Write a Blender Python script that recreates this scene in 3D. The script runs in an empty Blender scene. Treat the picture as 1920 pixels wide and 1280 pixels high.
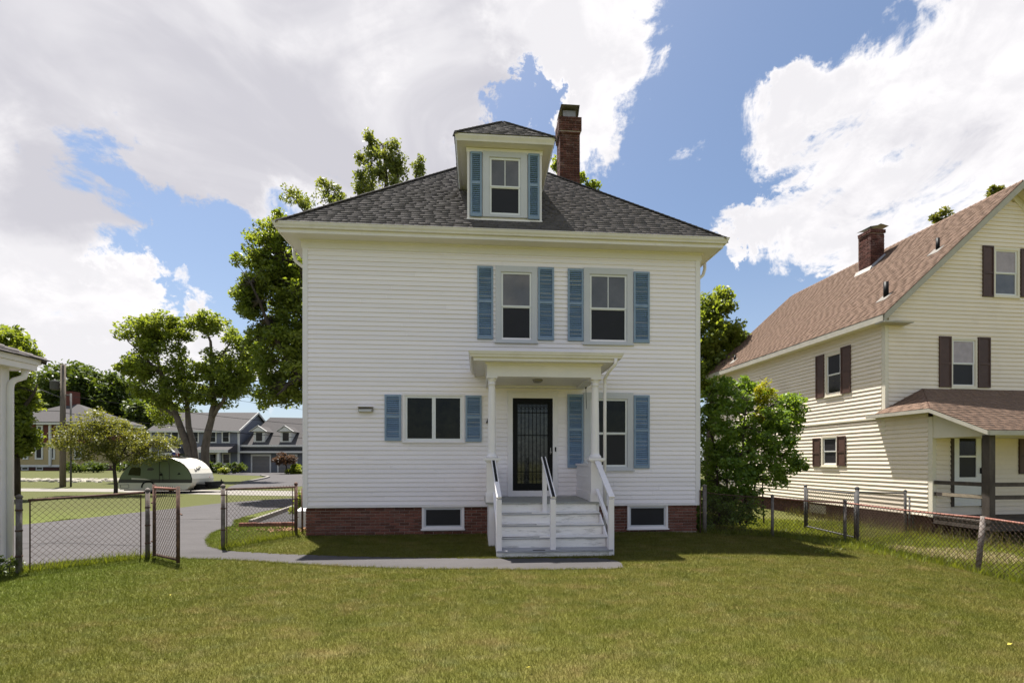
import bpy, math, random
import numpy as np
from mathutils import Vector, Matrix
R = math.radians
random.seed(7)
rng = np.random.default_rng(7)
sc = bpy.context.scene
COL = sc.collection

# ------------------------------------------------------------------ camera
F = 853.0                      # focal length in pixels of a 1920 px wide frame (16 mm on 36 mm)
TH = R(4.24)                   # the lens looks a little to the right of the facade's normal
CAMP = Vector((0.0, -10.17, 1.64))
AX_R = Vector((math.cos(TH), -math.sin(TH), 0))
AX_F = Vector((math.sin(TH), math.cos(TH), 0))
HZ = 863.0
cd = bpy.data.cameras.new("camera")
cam = bpy.data.objects.new("camera", cd)
COL.objects.link(cam)
cam.location = CAMP
cam.rotation_euler = (R(90), 0, -TH)
cd.sensor_width = 36.0
cd.lens = 16.0
cd.shift_y = (HZ - 640) / 1920.0
cd.clip_end = 3000
cd.clip_start = 0.05
sc.camera = cam

# ------------------------------------------------------------------ light
SUNV = (AX_R * 1.40 - AX_F * 1.90 + Vector((0, 0, -6.50))).normalized()   # the way light travels
SUN_EL = math.asin(-SUNV.z)
SUN_AZ = math.atan2(-SUNV.x, -SUNV.y)                                  # clockwise from +Y
sl = bpy.data.lights.new("sun", 'SUN')
sl.energy = 5.0
sl.angle = R(0.53)
sl.color = (1.0, 0.955, 0.88)
sun = bpy.data.objects.new("sun", sl)
COL.objects.link(sun)
sun.location = (-8, 12, 40)
sun.rotation_euler = SUNV.to_track_quat('-Z', 'Y').to_euler()
sc.view_settings.view_transform = 'Standard'
sc.view_settings.look = 'None'
sc.view_settings.exposure = 1.27
sc.view_settings.gamma = 1.0
sc.view_settings.use_curve_mapping = False

world = bpy.data.worlds.new("World")
sc.world = world
world.use_nodes = True
def build_world():
    nt = world.node_tree
    nt.nodes.clear()
    N, L = nt.nodes.new, nt.links.new
    out = N('ShaderNodeOutputWorld')
    bg = N('ShaderNodeBackground')
    bg.inputs['Strength'].default_value = 0.061
    L(bg.outputs[0], out.inputs[0])
    sky = N('ShaderNodeTexSky')
    sky.sky_type = 'NISHITA'
    sky.sun_disc = False
    sky.sun_elevation = SUN_EL
    sky.sun_rotation = SUN_AZ
    sky.air_density = 1.0
    sky.dust_density = 1.2
    sky.ozone_density = 1.6
    tc = N('ShaderNodeTexCoord')
    sep = N('ShaderNodeSeparateXYZ')
    L(tc.outputs['Generated'], sep.inputs[0])
    def m(op, a, b=None, c=None, clamp=False):
        n = N('ShaderNodeMath'); n.operation = op; n.use_clamp = clamp
        for i, v in enumerate((a, b, c)):
            if v is None: continue
            if isinstance(v, (int, float)): n.inputs[i].default_value = v
            else: L(v, n.inputs[i])
        return n.outputs[0]
    az = m('ARCTAN2', sep.outputs[0], sep.outputs[1])
    el = m('ARCSINE', sep.outputs[2])
    def px2ang(px, py):
        a = math.atan((px - 960) / F)
        e = math.atan((HZ - py) / F * math.cos(a))
        return a + TH, e
    def noise(scale, detail, rough=0.55, dist=0.0, sz=1.0, off=0.0):
        mp = N('ShaderNodeMapping')
        mp.inputs['Scale'].default_value = (1, 1, sz)
        mp.inputs['Location'].default_value = (off, off * .7, -off)
        L(tc.outputs['Generated'], mp.inputs[0])
        n = N('ShaderNodeTexNoise')
        n.inputs['Scale'].default_value = scale
        n.inputs['Detail'].default_value = detail
        n.inputs['Roughness'].default_value = rough
        n.inputs['Distortion'].default_value = dist
        L(mp.outputs[0], n.inputs['Vector'])
        return n.outputs['Fac']
    wn = N('ShaderNodeTexNoise'); wn.inputs['Scale'].default_value = 7.0; wn.inputs['Detail'].default_value = 11.0
    wn.inputs['Roughness'].default_value = 0.64; wn.inputs['Distortion'].default_value = 0.4
    L(tc.outputs['Generated'], wn.inputs['Vector'])
    ws = N('ShaderNodeSeparateColor'); L(wn.outputs['Color'], ws.inputs[0])
    azw = m('ADD', az, m('MULTIPLY', m('SUBTRACT', ws.outputs[0], 0.5), 0.42))
    elw = m('ADD', el, m('MULTIPLY', m('SUBTRACT', ws.outputs[1], 0.5), 0.36))
    def blob(px, py, rx, ry, rot=0):
        a0, e0 = px2ang(px, py)
        ca = math.cos(a0 - TH)
        sa, se = rx / F * ca * ca, ry / F * ca
        dx = m('SUBTRACT', azw, a0); dy = m('SUBTRACT', elw, e0)
        c, s = math.cos(R(rot)), math.sin(R(rot))
        u = m('ADD', m('MULTIPLY', dx, c / sa), m('MULTIPLY', dy, s / sa))
        v = m('ADD', m('MULTIPLY', dx, -s / se), m('MULTIPLY', dy, c / se))
        q = m('SQRT', m('ADD', m('MULTIPLY', u, u), m('MULTIPLY', v, v)))
        return m('SUBTRACT', 1.0, q)
    def union(lst):
        r = None
        for b in lst:
            v = blob(*b)
            r = v if r is None else m('SMOOTH_MAX', r, v, 0.25)
        return r
    greys = [(230, 90, 560, 330, 0), (600, 120, 420, 280, -12), (830, 70, 200, 230, 0), (420, 275, 330, 105, -6),
             (760, 300, 190, 90, -8)]
    whites = [(40, 300, 330, 170, 0), (40, 520, 230, 170, 0), (210, 590, 300, 110, -18), (330, 640, 260, 60, 0), (440, 590, 90, 30, 0), (30, 690, 400, 60, 0),
              (890, 150, 100, 110, 0),
              (1085, 40, 170, 130, 0), (1165, 110, 110, 100, 0), (1110, 215, 120, 105, 15), (1050, 255, 100, 70, 0), (985, 20, 90, 80, 0),
              (1820, 190, 240, 180, 10), (1900, 60, 230, 200, 0), (1560, 200, 175, 75, 8), (1500, 190, 100, 38, 15),
              (1660, 335, 290, 95, 6), (1490, 390, 140, 52, 5), (1415, 430, 70, 30, 15), (1880, 300, 260, 200, 0), (1700, 400, 180, 55, 8)]
    # broken cloud goes on unseen beyond the view, made sparser to deepen ground shadows
    roam = m('MULTIPLY', m('SUBTRACT', noise(1.7, 2.0, 0.5, 0.0, 1.0, 3.1), 0.515), 5.0)
    offaz = m('SUBTRACT', m('ABSOLUTE', m('SUBTRACT', az, TH)), R(54))
    offel = m('SUBTRACT', el, R(50))
    off = m('MULTIPLY', m('MAXIMUM', offaz, offel), 5.0, clamp=True)
    roam = m('SUBTRACT', m('MULTIPLY', m('ADD', roam, 1.0), off), 1.0)
    holes = [(385, 480, 200, 88, -28), (480, 570, 80, 50, -20), (945, 205, 42, 24, 10), (1005, 185, 36, 34, 0)]
    gm = union(greys)
    wm = union(whites)
    hm = union(holes)
    dens = m('SMOOTH_MAX', m('SMOOTH_MAX', m('MINIMUM', gm, 0.75), m('MINIMUM', wm, 0.46), 0.1), m('MINIMUM', roam, 0.5), 0.1)
    dens = m('SUBTRACT', dens, m('MINIMUM', m('MULTIPLY', m('MAXIMUM', m('ADD', hm, 0.5), 0.0), 0.82), 0.95))
    n1 = noise(6.0, 12.0, 0.62, 0.6, 1.5, 0.4)
    n2 = noise(17.0, 10.0, 0.66, 0.5, 1.4, 1.7)
    nn = m('ADD', m('MULTIPLY', m('SUBTRACT', n1, 0.5), 2.2), m('MULTIPLY', m('SUBTRACT', n2, 0.5), 1.3))
    dens = m('ADD', m('ADD', m('MULTIPLY', dens, 1.3), nn), 0.13)
    mr = N('ShaderNodeMapRange'); mr.interpolation_type = 'SMOOTHSTEP'
    mr.inputs['From Min'].default_value = 0.0; mr.inputs['From Max'].default_value = 0.50
    L(dens, mr.inputs['Value'])
    alpha = mr.outputs[0]
    # thick parts are greyer underneath
    n4 = noise(7.0, 5.0, 0.5, 0.3, 1.6, 8.8)
    n3 = noise(3.2, 6.0, 0.5, 0.5, 1.8, 5.2)
    thick = m('ADD', m('MAXIMUM', m('MULTIPLY', m('MINIMUM', gm, 0.5), 1.1), m('MULTIPLY', m('SUBTRACT', roam, 0.3), 0.5)), m('MULTIPLY', m('SUBTRACT', n3, 0.47), 3.0))
    thick2 = m('MULTIPLY', m('SUBTRACT', m('SUBTRACT', n3, 0.50), m('MULTIPLY', m('SUBTRACT', n1, 0.5), 0.9)), 2.2)
    mg = N('ShaderNodeMapRange'); mg.interpolation_type = 'SMOOTHSTEP'
    mg.inputs['From Min'].default_value = 0.10; mg.inputs['From Max'].default_value = 0.88
    L(m('MAXIMUM', thick, thick2), mg.inputs['Value'])
    mc = N('ShaderNodeMix'); mc.data_type = 'RGBA'
    L(mg.outputs[0], mc.inputs[0])
    wv = N('ShaderNodeMix'); wv.data_type = 'RGBA'
    wr_ = N('ShaderNodeMapRange'); wr_.interpolation_type = 'SMOOTHSTEP'
    wr_.inputs['From Min'].default_value = 0.25; wr_.inputs['From Max'].default_value = 1.0
    L(m('ADD', dens, m('MULTIPLY', m('SUBTRACT', n4, 0.5), 2.4)), wr_.inputs['Value'])
    L(wr_.outputs[0], wv.inputs[0])
    wv.inputs[6].default_value = (7.15, 7.0, 7.1, 1); wv.inputs[7].default_value = (6.1, 6.0, 6.2, 1)
    L(wv.outputs[2], mc.inputs[6])
    mc.inputs[7].default_value = (4.45, 4.38, 4.76, 1)
    # thin haze whitens the sky towards the horizon
    hz = N('ShaderNodeMapRange'); hz.interpolation_type = 'SMOOTHSTEP'
    hz.inputs['From Min'].default_value = -0.02; hz.inputs['From Max'].default_value = 0.5
    hz.inputs['To Min'].default_value = 0.40; hz.inputs['To Max'].default_value = 0.0
    L(el, hz.inputs['Value'])
    sk = N('ShaderNodeMix'); sk.data_type = 'RGBA'
    L(hz.outputs[0], sk.inputs[0]); L(sky.outputs[0], sk.inputs[6])
    sk.inputs[7].default_value = (3.9, 4.5, 5.6, 1)
    gain = N('ShaderNodeMix'); gain.data_type = 'RGBA'; gain.blend_type = 'MULTIPLY'
    gain.inputs[0].default_value = 1.0
    L(sk.outputs[2], gain.inputs[6]); gain.inputs[7].default_value = (1, 1, 1, 1)
    fin = N('ShaderNodeMix'); fin.data_type = 'RGBA'
    L(alpha, fin.inputs[0]); L(gain.outputs[2], fin.inputs[6]); L(mc.outputs[2], fin.inputs[7])
    L(fin.outputs[2], bg.inputs['Color'])
build_world()

# ------------------------------------------------------------------ pixel -> place (for measuring the photograph)
def rdir(px, py):
    return AX_R * ((px - 960) / F) + AX_F + Vector((0, 0, (HZ - py) / F))
def atd(px, py, d):
    return CAMP + rdir(px, py) * d
def onY(px, py, y=0.0):
    d = rdir(px, py); t = (y - CAMP.y) / d.y
    return CAMP + d * t
def sstep(a, b, x):
    t = np.clip((x - a) / (b - a), 0, 1)
    return t * t * (3 - 2 * t)
def hgt(x, y):
    return -0.40 * sstep(3.6, 12.5, x) * sstep(-14, -6, y)
def onG(px, py):
    d = rdir(px, py); t = CAMP.z / -d.z; p = CAMP + d * t
    for _ in range(12):
        z = float(hgt(p.x, p.y)); t = (CAMP.z - z) / -d.z; p = CAMP + d * t
    return Vector((p.x, p.y, z if _ else 0))

# ------------------------------------------------------------------ materials
MATS = {}
def mat(name, col, rough=0.6, var=0.12, scale=8.0, spec=0.3, bump=0.0, bscale=60.0, rand=0.0, island=0.0, dirt=None, dscale=2.0, metal=0.0, stretch=None, second=None):
    if name in MATS: return MATS[name]
    mt = bpy.data.materials.new(name); mt.use_nodes = True
    nt = mt.node_tree; N, L = nt.nodes.new, nt.links.new
    b = nt.nodes['Principled BSDF']
    b.inputs['Roughness'].default_value = rough
    b.inputs['Metallic'].default_value = metal
    b.inputs['Specular IOR Level'].default_value = spec
    geo = N('ShaderNodeNewGeometry')
    pos = geo.outputs['Position']
    if stretch:
        mp = N('ShaderNodeMapping'); mp.inputs['Scale'].default_value = stretch
        L(pos, mp.inputs[0]); pos = mp.outputs[0]
    nz = N('ShaderNodeTexNoise'); nz.inputs['Scale'].default_value = scale; nz.inputs['Detail'].default_value = 6
    nz.inputs['Roughness'].default_value = 0.65
    L(pos, nz.inputs['Vector'])
    c = tuple(col) + (1,)
    lo = tuple(max(0, x * (1 - var)) for x in col) + (1,)
    hi = tuple(min(1, x * (1 + var)) for x in col) + (1,)
    if second: hi = tuple(second) + (1,)
    mx = N('ShaderNodeMix'); mx.data_type = 'RGBA'
    mr = N('ShaderNodeMapRange'); mr.inputs['From Min'].default_value = 0.3; mr.inputs['From Max'].default_value = 0.7
    L(nz.outputs['Fac'], mr.inputs['Value']); L(mr.outputs[0], mx.inputs[0])
    mx.inputs[6].default_value = lo; mx.inputs[7].default_value = hi
    colr = mx.outputs[2]
    for amt, src in ((rand, 'o'), (island, 'i')):
        if amt:
            if src == 'o': s = N('ShaderNodeObjectInfo').outputs['Random']
            else: s = geo.outputs['Random Per Island']
            r2 = N('ShaderNodeMapRange'); r2.inputs['To Min'].default_value = 1 - amt; r2.inputs['To Max'].default_value = 1 + amt
            L(s, r2.inputs['Value'])
            hs = N('ShaderNodeHueSaturation'); L(r2.outputs[0], hs.inputs['Value']); L(colr, hs.inputs['Color'])
            colr = hs.outputs[0]
    if dirt:
        dn = N('ShaderNodeTexNoise'); dn.inputs['Scale'].default_value = dscale; dn.inputs['Detail'].default_value = 8; dn.inputs['Roughness'].default_value = 0.7
        L(pos, dn.inputs['Vector'])
        dr = N('ShaderNodeMapRange'); dr.inputs['From Min'].default_value = 0.52; dr.inputs['From Max'].default_value = 0.72
        dr.inputs['To Max'].default_value = dirt[3]
        L(dn.outputs['Fac'], dr.inputs['Value'])
        dm = N('ShaderNodeMix'); dm.data_type = 'RGBA'
        L(dr.outputs[0], dm.inputs[0]); L(colr, dm.inputs[6]); dm.inputs[7].default_value = tuple(dirt[:3]) + (1,)
        colr = dm.outputs[2]
    L(colr, b.inputs['Base Color'])
    if bump:
        bn = N('ShaderNodeTexNoise'); bn.inputs['Scale'].default_value = bscale; bn.inputs['Detail'].default_value = 4
        L(geo.outputs['Position'], bn.inputs['Vector'])
        bp = N('ShaderNodeBump'); bp.inputs['Strength'].default_value = bump; bp.inputs['Distance'].default_value = 0.01
        L(bn.outputs['Fac'], bp.inputs['Height']); L(bp.outputs[0], b.inputs['Normal'])
    MATS[name] = mt
    return mt

def leafmat(name, c1, c2, trans=0.55, tcol=None):
    mt = bpy.data.materials.new(name); mt.use_nodes = True
    nt = mt.node_tree; N, L = nt.nodes.new, nt.links.new
    b = nt.nodes['Principled BSDF']; out = nt.nodes['Material Output']
    b.inputs['Roughness'].default_value = 0.45; b.inputs['Specular IOR Level'].default_value = 0.35
    geo = N('ShaderNodeNewGeometry')
    nz = N('ShaderNodeTexNoise'); nz.inputs['Scale'].default_value = 0.9; nz.inputs['Detail'].default_value = 3
    L(geo.outputs['Position'], nz.inputs['Vector'])
    ad = N('ShaderNodeMath'); ad.operation = 'MULTIPLY_ADD'; ad.inputs[1].default_value = 0.5
    L(geo.outputs['Random Per Island'], ad.inputs[0]); 
    mr = N('ShaderNodeMapRange'); mr.inputs['From Min'].default_value = 0.35; mr.inputs['From Max'].default_value = 0.65; mr.inputs['To Max'].default_value = 0.5
    L(nz.outputs['Fac'], mr.inputs['Value']); L(mr.outputs[0], ad.inputs[2])
    mx = N('ShaderNodeMix'); mx.data_type = 'RGBA'
    L(ad.outputs[0], mx.inputs[0]); mx.inputs[6].default_value = tuple(c1) + (1,); mx.inputs[7].default_value = tuple(c2) + (1,)
    L(mx.outputs[2], b.inputs['Base Color'])
    tr = N('ShaderNodeBsdfTranslucent')
    tm = N('ShaderNodeMix'); tm.data_type = 'RGBA'; tm.blend_type = 'MULTIPLY'; tm.inputs[0].default_value = 1.0
    L(mx.outputs[2], tm.inputs[6]); tm.inputs[7].default_value = tuple(tcol or (2.0, 1.85, 0.7)) + (1,)
    L(tm.outputs[2], tr.inputs['Color'])
    ms = N('ShaderNodeMixShader'); ms.inputs[0].default_value = trans
    L(b.outputs[0], ms.inputs[1]); L(tr.outputs[0], ms.inputs[2]); L(ms.outputs[0], out.inputs[0])
    MATS[name] = mt
    return mt

WHITE = mat('white_paint', (0.79, 0.745, 0.75), 0.5, 0.04, 1.5, 0.3, dirt=(0.62, 0.60, 0.56, 0.30), dscale=1.3, rand=0.015)
CLAP = mat('clapboard_paint', (0.865, 0.805, 0.825), 0.5, 0.03, 1.2, 0.3, dirt=(0.66, 0.62, 0.60, 0.30), dscale=0.9, rand=0.03, stretch=(0.25, 1, 2.5))
TRIM = mat('soffit_paint', (0.73, 0.685, 0.67), 0.5, 0.03, 1.5, 0.3)
GUTT = mat('gutter_paint', (0.70, 0.655, 0.62), 0.4, 0.05, 3, 0.4, dirt=(0.45, 0.42, 0.35, 0.3), dscale=2.5)
STAIR = mat('worn_step_paint', (0.82, 0.785, 0.755), 0.55, 0.06, 6, 0.3, dirt=(0.33, 0.305, 0.28, 0.95), dscale=5.5, stretch=(0.45, 2.5, 2.6))
TREADM = mat('tread_grey_nosing_shade', (0.33, 0.33, 0.355), 0.6, 0.15, 6, 0.3, dirt=(0.16, 0.15, 0.15, 0.8), dscale=9.0, stretch=(0.5, 2.5, 2.0))  # grey of the bottom tread, also the shadow line painted under each tread lip
DECK = mat('grey_porch_boards', (0.33, 0.33, 0.31), 0.65, 0.15, 6, 0.3, dirt=(0.2, 0.19, 0.17, 0.6), dscale=5)
GTRIM = mat('grey_casing_paint', (0.545, 0.545, 0.575), 0.5, 0.04, 3, 0.3)
BLUE = mat('blue_shutter_paint', (0.165, 0.245, 0.375), 0.55, 0.10, 5, 0.3, dirt=(0.22, 0.34, 0.44, 0.35), dscale=4, rand=0.10)
BLUEF = mat('blue_shutter_frame', (0.225, 0.30, 0.405), 0.55, 0.08, 5, 0.3)
ROOF = mat('grey_shingle', (0.102, 0.091, 0.088), 0.9, 0.10, 25, 0.15, bump=0.4, bscale=300, island=0.10)
ROOFD = mat('shingle_underlay', (0.03, 0.027, 0.026), 0.9, 0.1, 25, 0.1)
BROOF = mat('brown_shingle', (0.185, 0.124, 0.092), 0.9, 0.18, 25, 0.12, bump=0.4, bscale=300, island=0.06)
BROOFD = mat('brown_underlay', (0.08, 0.045, 0.035), 0.9, 0.1, 25, 0.1)
BRICK = mat('red_brick', (0.150, 0.061, 0.044), 0.85, 0.25, 30, 0.2, bump=0.5, bscale=90, rand=0.35, dirt=(0.20, 0.13, 0.11, 0.5), dscale=3)
CBRICK = mat('chimney_brick', (0.105, 0.044, 0.034), 0.85, 0.25, 30, 0.2, bump=0.5, bscale=90, rand=0.4, dirt=(0.30, 0.22, 0.2, 0.6), dscale=5)
MORT = mat('mortar', (0.36, 0.29, 0.255), 0.9, 0.25, 15, 0.2, bump=0.4, dirt=(0.10, 0.06, 0.05, 0.8), dscale=2)
GLASS = mat('window_glass', (0.125, 0.118, 0.12), 0.05, 0.25, 1.6, 0.6)
GLASSD = mat('dark_window_glass', (0.004, 0.004, 0.0035), 0.05, 0.3, 4, 0.2, second=(0.022, 0.022, 0.013))  # mottled second tone stands for reflections, painted into the panes
DOORG = mat('storm_door_glass', (0.012, 0.013, 0.010), 0.06, 0.5, 9, 0.5, second=(0.085, 0.088, 0.075))  # greyish second tone paints in the greenery reflected between the bars
SCREEN = mat('window_screen', (0.024, 0.023, 0.026), 0.45, 0.08, 2, 0.2)
BLACK = mat('black_iron', (0.006, 0.006, 0.0065), 0.5, 0.2, 20, 0.15)
GRIP = mat('black_grip_tape', (0.018, 0.018, 0.02), 0.8, 0.2, 30, 0.2)
METAL = mat('galvanised_sheet', (0.33, 0.31, 0.29), 0.5, 0.2, 6, 0.5, metal=0.6, dirt=(0.16, 0.12, 0.09, 0.6), dscale=5)
RUST = mat('rusty_post', (0.14, 0.108, 0.092), 0.8, 0.35, 10, 0.25, bump=0.3, second=(0.22, 0.195, 0.178), dirt=(0.10, 0.06, 0.05, 0.6), dscale=9)
RUSTD = mat('dark_rusty_pipe', (0.095, 0.055, 0.042), 0.8, 0.35, 12, 0.25, dirt=(0.30, 0.17, 0.13, 0.6), dscale=8)
REDRUST = mat('red_rusty_rail', (0.24, 0.105, 0.08), 0.8, 0.3, 10, 0.25, dirt=(0.35, 0.25, 0.22, 0.5), dscale=8)
WIRE = mat('rusty_wire', (0.075, 0.048, 0.038), 0.8, 0.3, 6, 0.2)
GREYPOST = mat('weathered_grey_pipe', (0.085, 0.083, 0.083), 0.75, 0.3, 12, 0.2)
ASPH = mat('asphalt', (0.071, 0.066, 0.067), 0.9, 0.13, 1.3, 0.2, bump=0.5, bscale=140, dirt=(0.052, 0.049, 0.049, 0.7), dscale=0.9, stretch=(0.6, 1.6, 1))
CONC = mat('pale_concrete', (0.2025, 0.1875, 0.1688), 0.9, 0.12, 2, 0.2, dirt=(0.25, 0.23, 0.2, 0.5), dscale=1)
DARKASPH = mat('dark_asphalt', (0.044, 0.0424, 0.044), 0.9, 0.15, 4, 0.2, bump=0.4, bscale=140)
CREAM = mat('cream_siding', (0.80, 0.705, 0.585), 0.5, 0.03, 1.2, 0.3, rand=0.02, dirt=(0.55, 0.47, 0.36, 0.3), dscale=0.9)
CREAMT = mat('cream_trim', (0.72, 0.665, 0.55), 0.5, 0.04, 2, 0.3)
GREYF = mat('weathered_fascia', (0.42, 0.395, 0.335), 0.65, 0.1, 4, 0.3, dirt=(0.3, 0.27, 0.22, 0.5), dscale=5)
BROWN = mat('brown_shutter', (0.082, 0.044, 0.034), 0.5, 0.15, 5, 0.3, rand=0.2)
OLDWOOD = mat('weathered_wood', (0.075, 0.062, 0.054), 0.85, 0.3, 7, 0.2, stretch=(1, 1, 0.3), dirt=(0.16, 0.14, 0.12, 0.5), dscale=4)
PALEWOOD = mat('bare_wood_board', (0.30, 0.25, 0.19), 0.8, 0.2, 8, 0.2)
WVINYL = mat('white_vinyl', (0.74, 0.74, 0.74), 0.4, 0.03, 3, 0.4)
CURTAIN = mat('curtain_behind_glass', (0.36, 0.30, 0.30), 0.15, 0.15, 4, 0.5)
FOUND = mat('dark_foundation', (0.085, 0.042, 0.034), 0.9, 0.3, 8, 0.2, dirt=(0.04, 0.03, 0.028, 0.6), dscale=3)
BARK = mat('grey_bark', (0.13, 0.105, 0.085), 0.9, 0.35, 6, 0.15, bump=0.6, bscale=25, stretch=(1, 1, 0.25))
BARKD = mat('dark_bark', (0.06, 0.048, 0.038), 0.9, 0.35, 6, 0.15, bump=0.6, bscale=25, stretch=(1, 1, 0.25))
SIDEG = mat('blue_grey_siding', (0.155, 0.165, 0.20), 0.6, 0.06, 3, 0.25)
SIDEGD = mat('slate_grey_siding', (0.12, 0.127, 0.15), 0.6, 0.06, 3, 0.25)
FROOF = mat('far_grey_roof', (0.0798, 0.07448, 0.07448), 0.9, 0.12, 6, 0.15, island=0.12)
YELL = mat('yellow_siding', (0.391, 0.306, 0.1615), 0.6, 0.06, 3, 0.25)
MAROON = mat('red_brown_shingle_wall', (0.12, 0.04, 0.03), 0.8, 0.15, 8, 0.2)
FTRIM = mat('far_white_trim', (0.594, 0.585, 0.558), 0.5, 0.05, 3, 0.3)
GARD = mat('grey_garage_door', (0.16, 0.15, 0.145), 0.5, 0.05, 3, 0.3)
POLEW = mat('pole_wood', (0.15, 0.125, 0.10), 0.9, 0.25, 6, 0.15, stretch=(1, 1, 0.2))
CAMPG = mat('camper_green', (0.115, 0.150, 0.080), 0.3, 0.05, 2, 0.5)
CAMPW = mat('camper_white', (0.629, 0.595, 0.51), 0.35, 0.04, 2, 0.5)
CAMPD = mat('camper_dark_band', (0.030, 0.026, 0.020), 0.35, 0.1, 4, 0.5)
ROCKM = mat('pale_rock', (0.304, 0.28, 0.232), 0.9, 0.25, 6, 0.2, island=0.3)
LITTER = mat('dry_leaf_litter', (0.24, 0.136, 0.08), 0.9, 0.3, 20, 0.2, island=0.45)
YLEAF = mat('yellow_leaf', (0.4, 0.336, 0.048), 0.6, 0.1, 20, 0.3)
FLAGR = mat('flag_red', (0.42, 0.03, 0.04), 0.7, 0.05, 5, 0.2)
FLAGW = mat('flag_white', (0.7, 0.68, 0.66), 0.7, 0.05, 5, 0.2)
FLAGB = mat('flag_blue', (0.04, 0.05, 0.18), 0.7, 0.05, 5, 0.2)

def lawnmat(name, blades):
    mt = bpy.data.materials.new(name); mt.use_nodes = True
    nt = mt.node_tree; N, L = nt.nodes.new, nt.links.new
    b = nt.nodes['Principled BSDF']; out = nt.nodes['Material Output']
    b.inputs['Roughness'].default_value = 0.75; b.inputs['Specular IOR Level'].default_value = 0.15
    geo = N('ShaderNodeNewGeometry')
    def nz(scale, det, lo, hi, off=0.0, st=(1, 1, 0.0)):
        mp = N('ShaderNodeMapping'); mp.inputs['Location'].default_value = (off, off * 2, 0); mp.inputs['Scale'].default_value = st
        L(geo.outputs['Position'], mp.inputs[0])
        n = N('ShaderNodeTexNoise'); n.inputs['Scale'].default_value = scale; n.inputs['Detail'].default_value = det; n.inputs['Roughness'].default_value = 0.62
        L(mp.outputs[0], n.inputs['Vector'])
        m = N('ShaderNodeMapRange'); m.inputs['From Min'].default_value = lo; m.inputs['From Max'].default_value = hi
        L(n.outputs['Fac'], m.inputs['Value']); return m.outputs[0]
    def mix(f, a, c, amt=None):
        m = N('ShaderNodeMix'); m.data_type = 'RGBA'
        if amt is not None:
            k = N('ShaderNodeMath'); k.operation = 'MULTIPLY'; k.inputs[1].default_value = amt; L(f, k.inputs[0]); f = k.outputs[0]
        L(f, m.inputs[0])
        for i, v in ((6, a), (7, c)):
            if isinstance(v, tuple): m.inputs[i].default_value = v + (1,)
            else: L(v, m.inputs[i])
        return m.outputs[2]
    c = mix(nz(0.55, 6, 0.36, 0.66), (0.124, 0.130, 0.019), (0.166, 0.154, 0.035))
    c = mix(nz(2.1, 7, 0.45, 0.68, 4.0, (1, 1.8, 0)), c, (0.078, 0.092, 0.013), 0.65)
    c = mix(nz(1.5, 8, 0.52, 0.70, 9.0, (1, 1.8, 0)), c, (0.24, 0.175, 0.072), 0.6)
    c = mix(nz(3.4, 8, 0.52, 0.72, 13.0, (1, 1.8, 0)), c, (0.235, 0.200, 0.085), 0.5)
    c = mix(nz(2.6, 8, 0.55, 0.72, 23.0, (1, 1.8, 0)), c, (0.178, 0.190, 0.075), 0.6)
    # lusher grass on the left towards the garage
    sp = N('ShaderNodeSeparateXYZ'); L(geo.outputs['Position'], sp.inputs[0])
    lm = N('ShaderNodeMapRange'); lm.interpolation_type = 'SMOOTHSTEP'
    lm.inputs['From Min'].default_value = -2.6; lm.inputs['From Max'].default_value = -6.0; L(sp.outputs[0], lm.inputs['Value'])
    c = mix(lm.outputs[0], c, (0.0876, 0.1278, 0.01022), 0.65)
    far = N('ShaderNodeMapRange'); far.interpolation_type = 'SMOOTHSTEP'
    far.inputs['From Min'].default_value = 1.0; far.inputs['From Max'].default_value = 8.0; L(sp.outputs[1], far.inputs['Value'])
    c = mix(far.outputs[0], c, (0.066, 0.070, 0.0135), 0.85)  # far ground coloured darker for the self-shadow of blades not built there
    if blades:
        r = N('ShaderNodeMapRange'); r.inputs['To Min'].default_value = 0.68; r.inputs['To Max'].default_value = 1.40
        L(geo.outputs['Random Per Island'], r.inputs['Value'])
        hs = N('ShaderNodeHueSaturation'); L(r.outputs[0], hs.inputs['Value']); L(c, hs.inputs['Color']); c = hs.outputs[0]
    else:
        hs = N('ShaderNodeHueSaturation'); hs.inputs['Value'].default_value = 0.92; L(c, hs.inputs['Color'])
        c = mix(nz(60, 4, 0.35, 0.65, 2.0), hs.outputs[0], (0.04015, 0.03796, 0.01022), 0.35)
        bn = N('ShaderNodeTexNoise'); bn.inputs['Scale'].default_value = 55; bn.inputs['Detail'].default_value = 5
        L(geo.outputs['Position'], bn.inputs['Vector'])
        bp = N('ShaderNodeBump'); bp.inputs['Strength'].default_value = 0.7; bp.inputs['Distance'].default_value = 0.03
        L(bn.outputs['Fac'], bp.inputs['Height']); L(bp.outputs[0], b.inputs['Normal'])
    L(c, b.inputs['Base Color'])
    if blades:
        tr = N('ShaderNodeBsdfTranslucent'); L(c, tr.inputs['Color'])
        ms = N('ShaderNodeMixShader'); ms.inputs[0].default_value = 0.42
        L(b.outputs[0], ms.inputs[1]); L(tr.outputs[0], ms.inputs[2]); L(ms.outputs[0], out.inputs[0])
    MATS[name] = mt
    return mt
LAWN = lawnmat('lawn_ground', False)
BLADE = lawnmat('grass_blade', True)
LF_MAPLE = leafmat('maple_leaf', (0.099, 0.144, 0.02476), (0.1855, 0.2192, 0.04726), 0.48)
LF_BACK = leafmat('backlit_leaf', (0.1091, 0.1423, 0.03985), (0.1803, 0.2041, 0.06641), 0.42)
LF_DARK = leafmat('dense_leaf', (0.03465, 0.06105, 0.0132), (0.0825, 0.1114, 0.0264), 0.38)
LF_OLIVE = leafmat('olive_leaf', (0.09075, 0.1073, 0.02475), (0.1485, 0.1526, 0.0429), 0.4)
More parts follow.
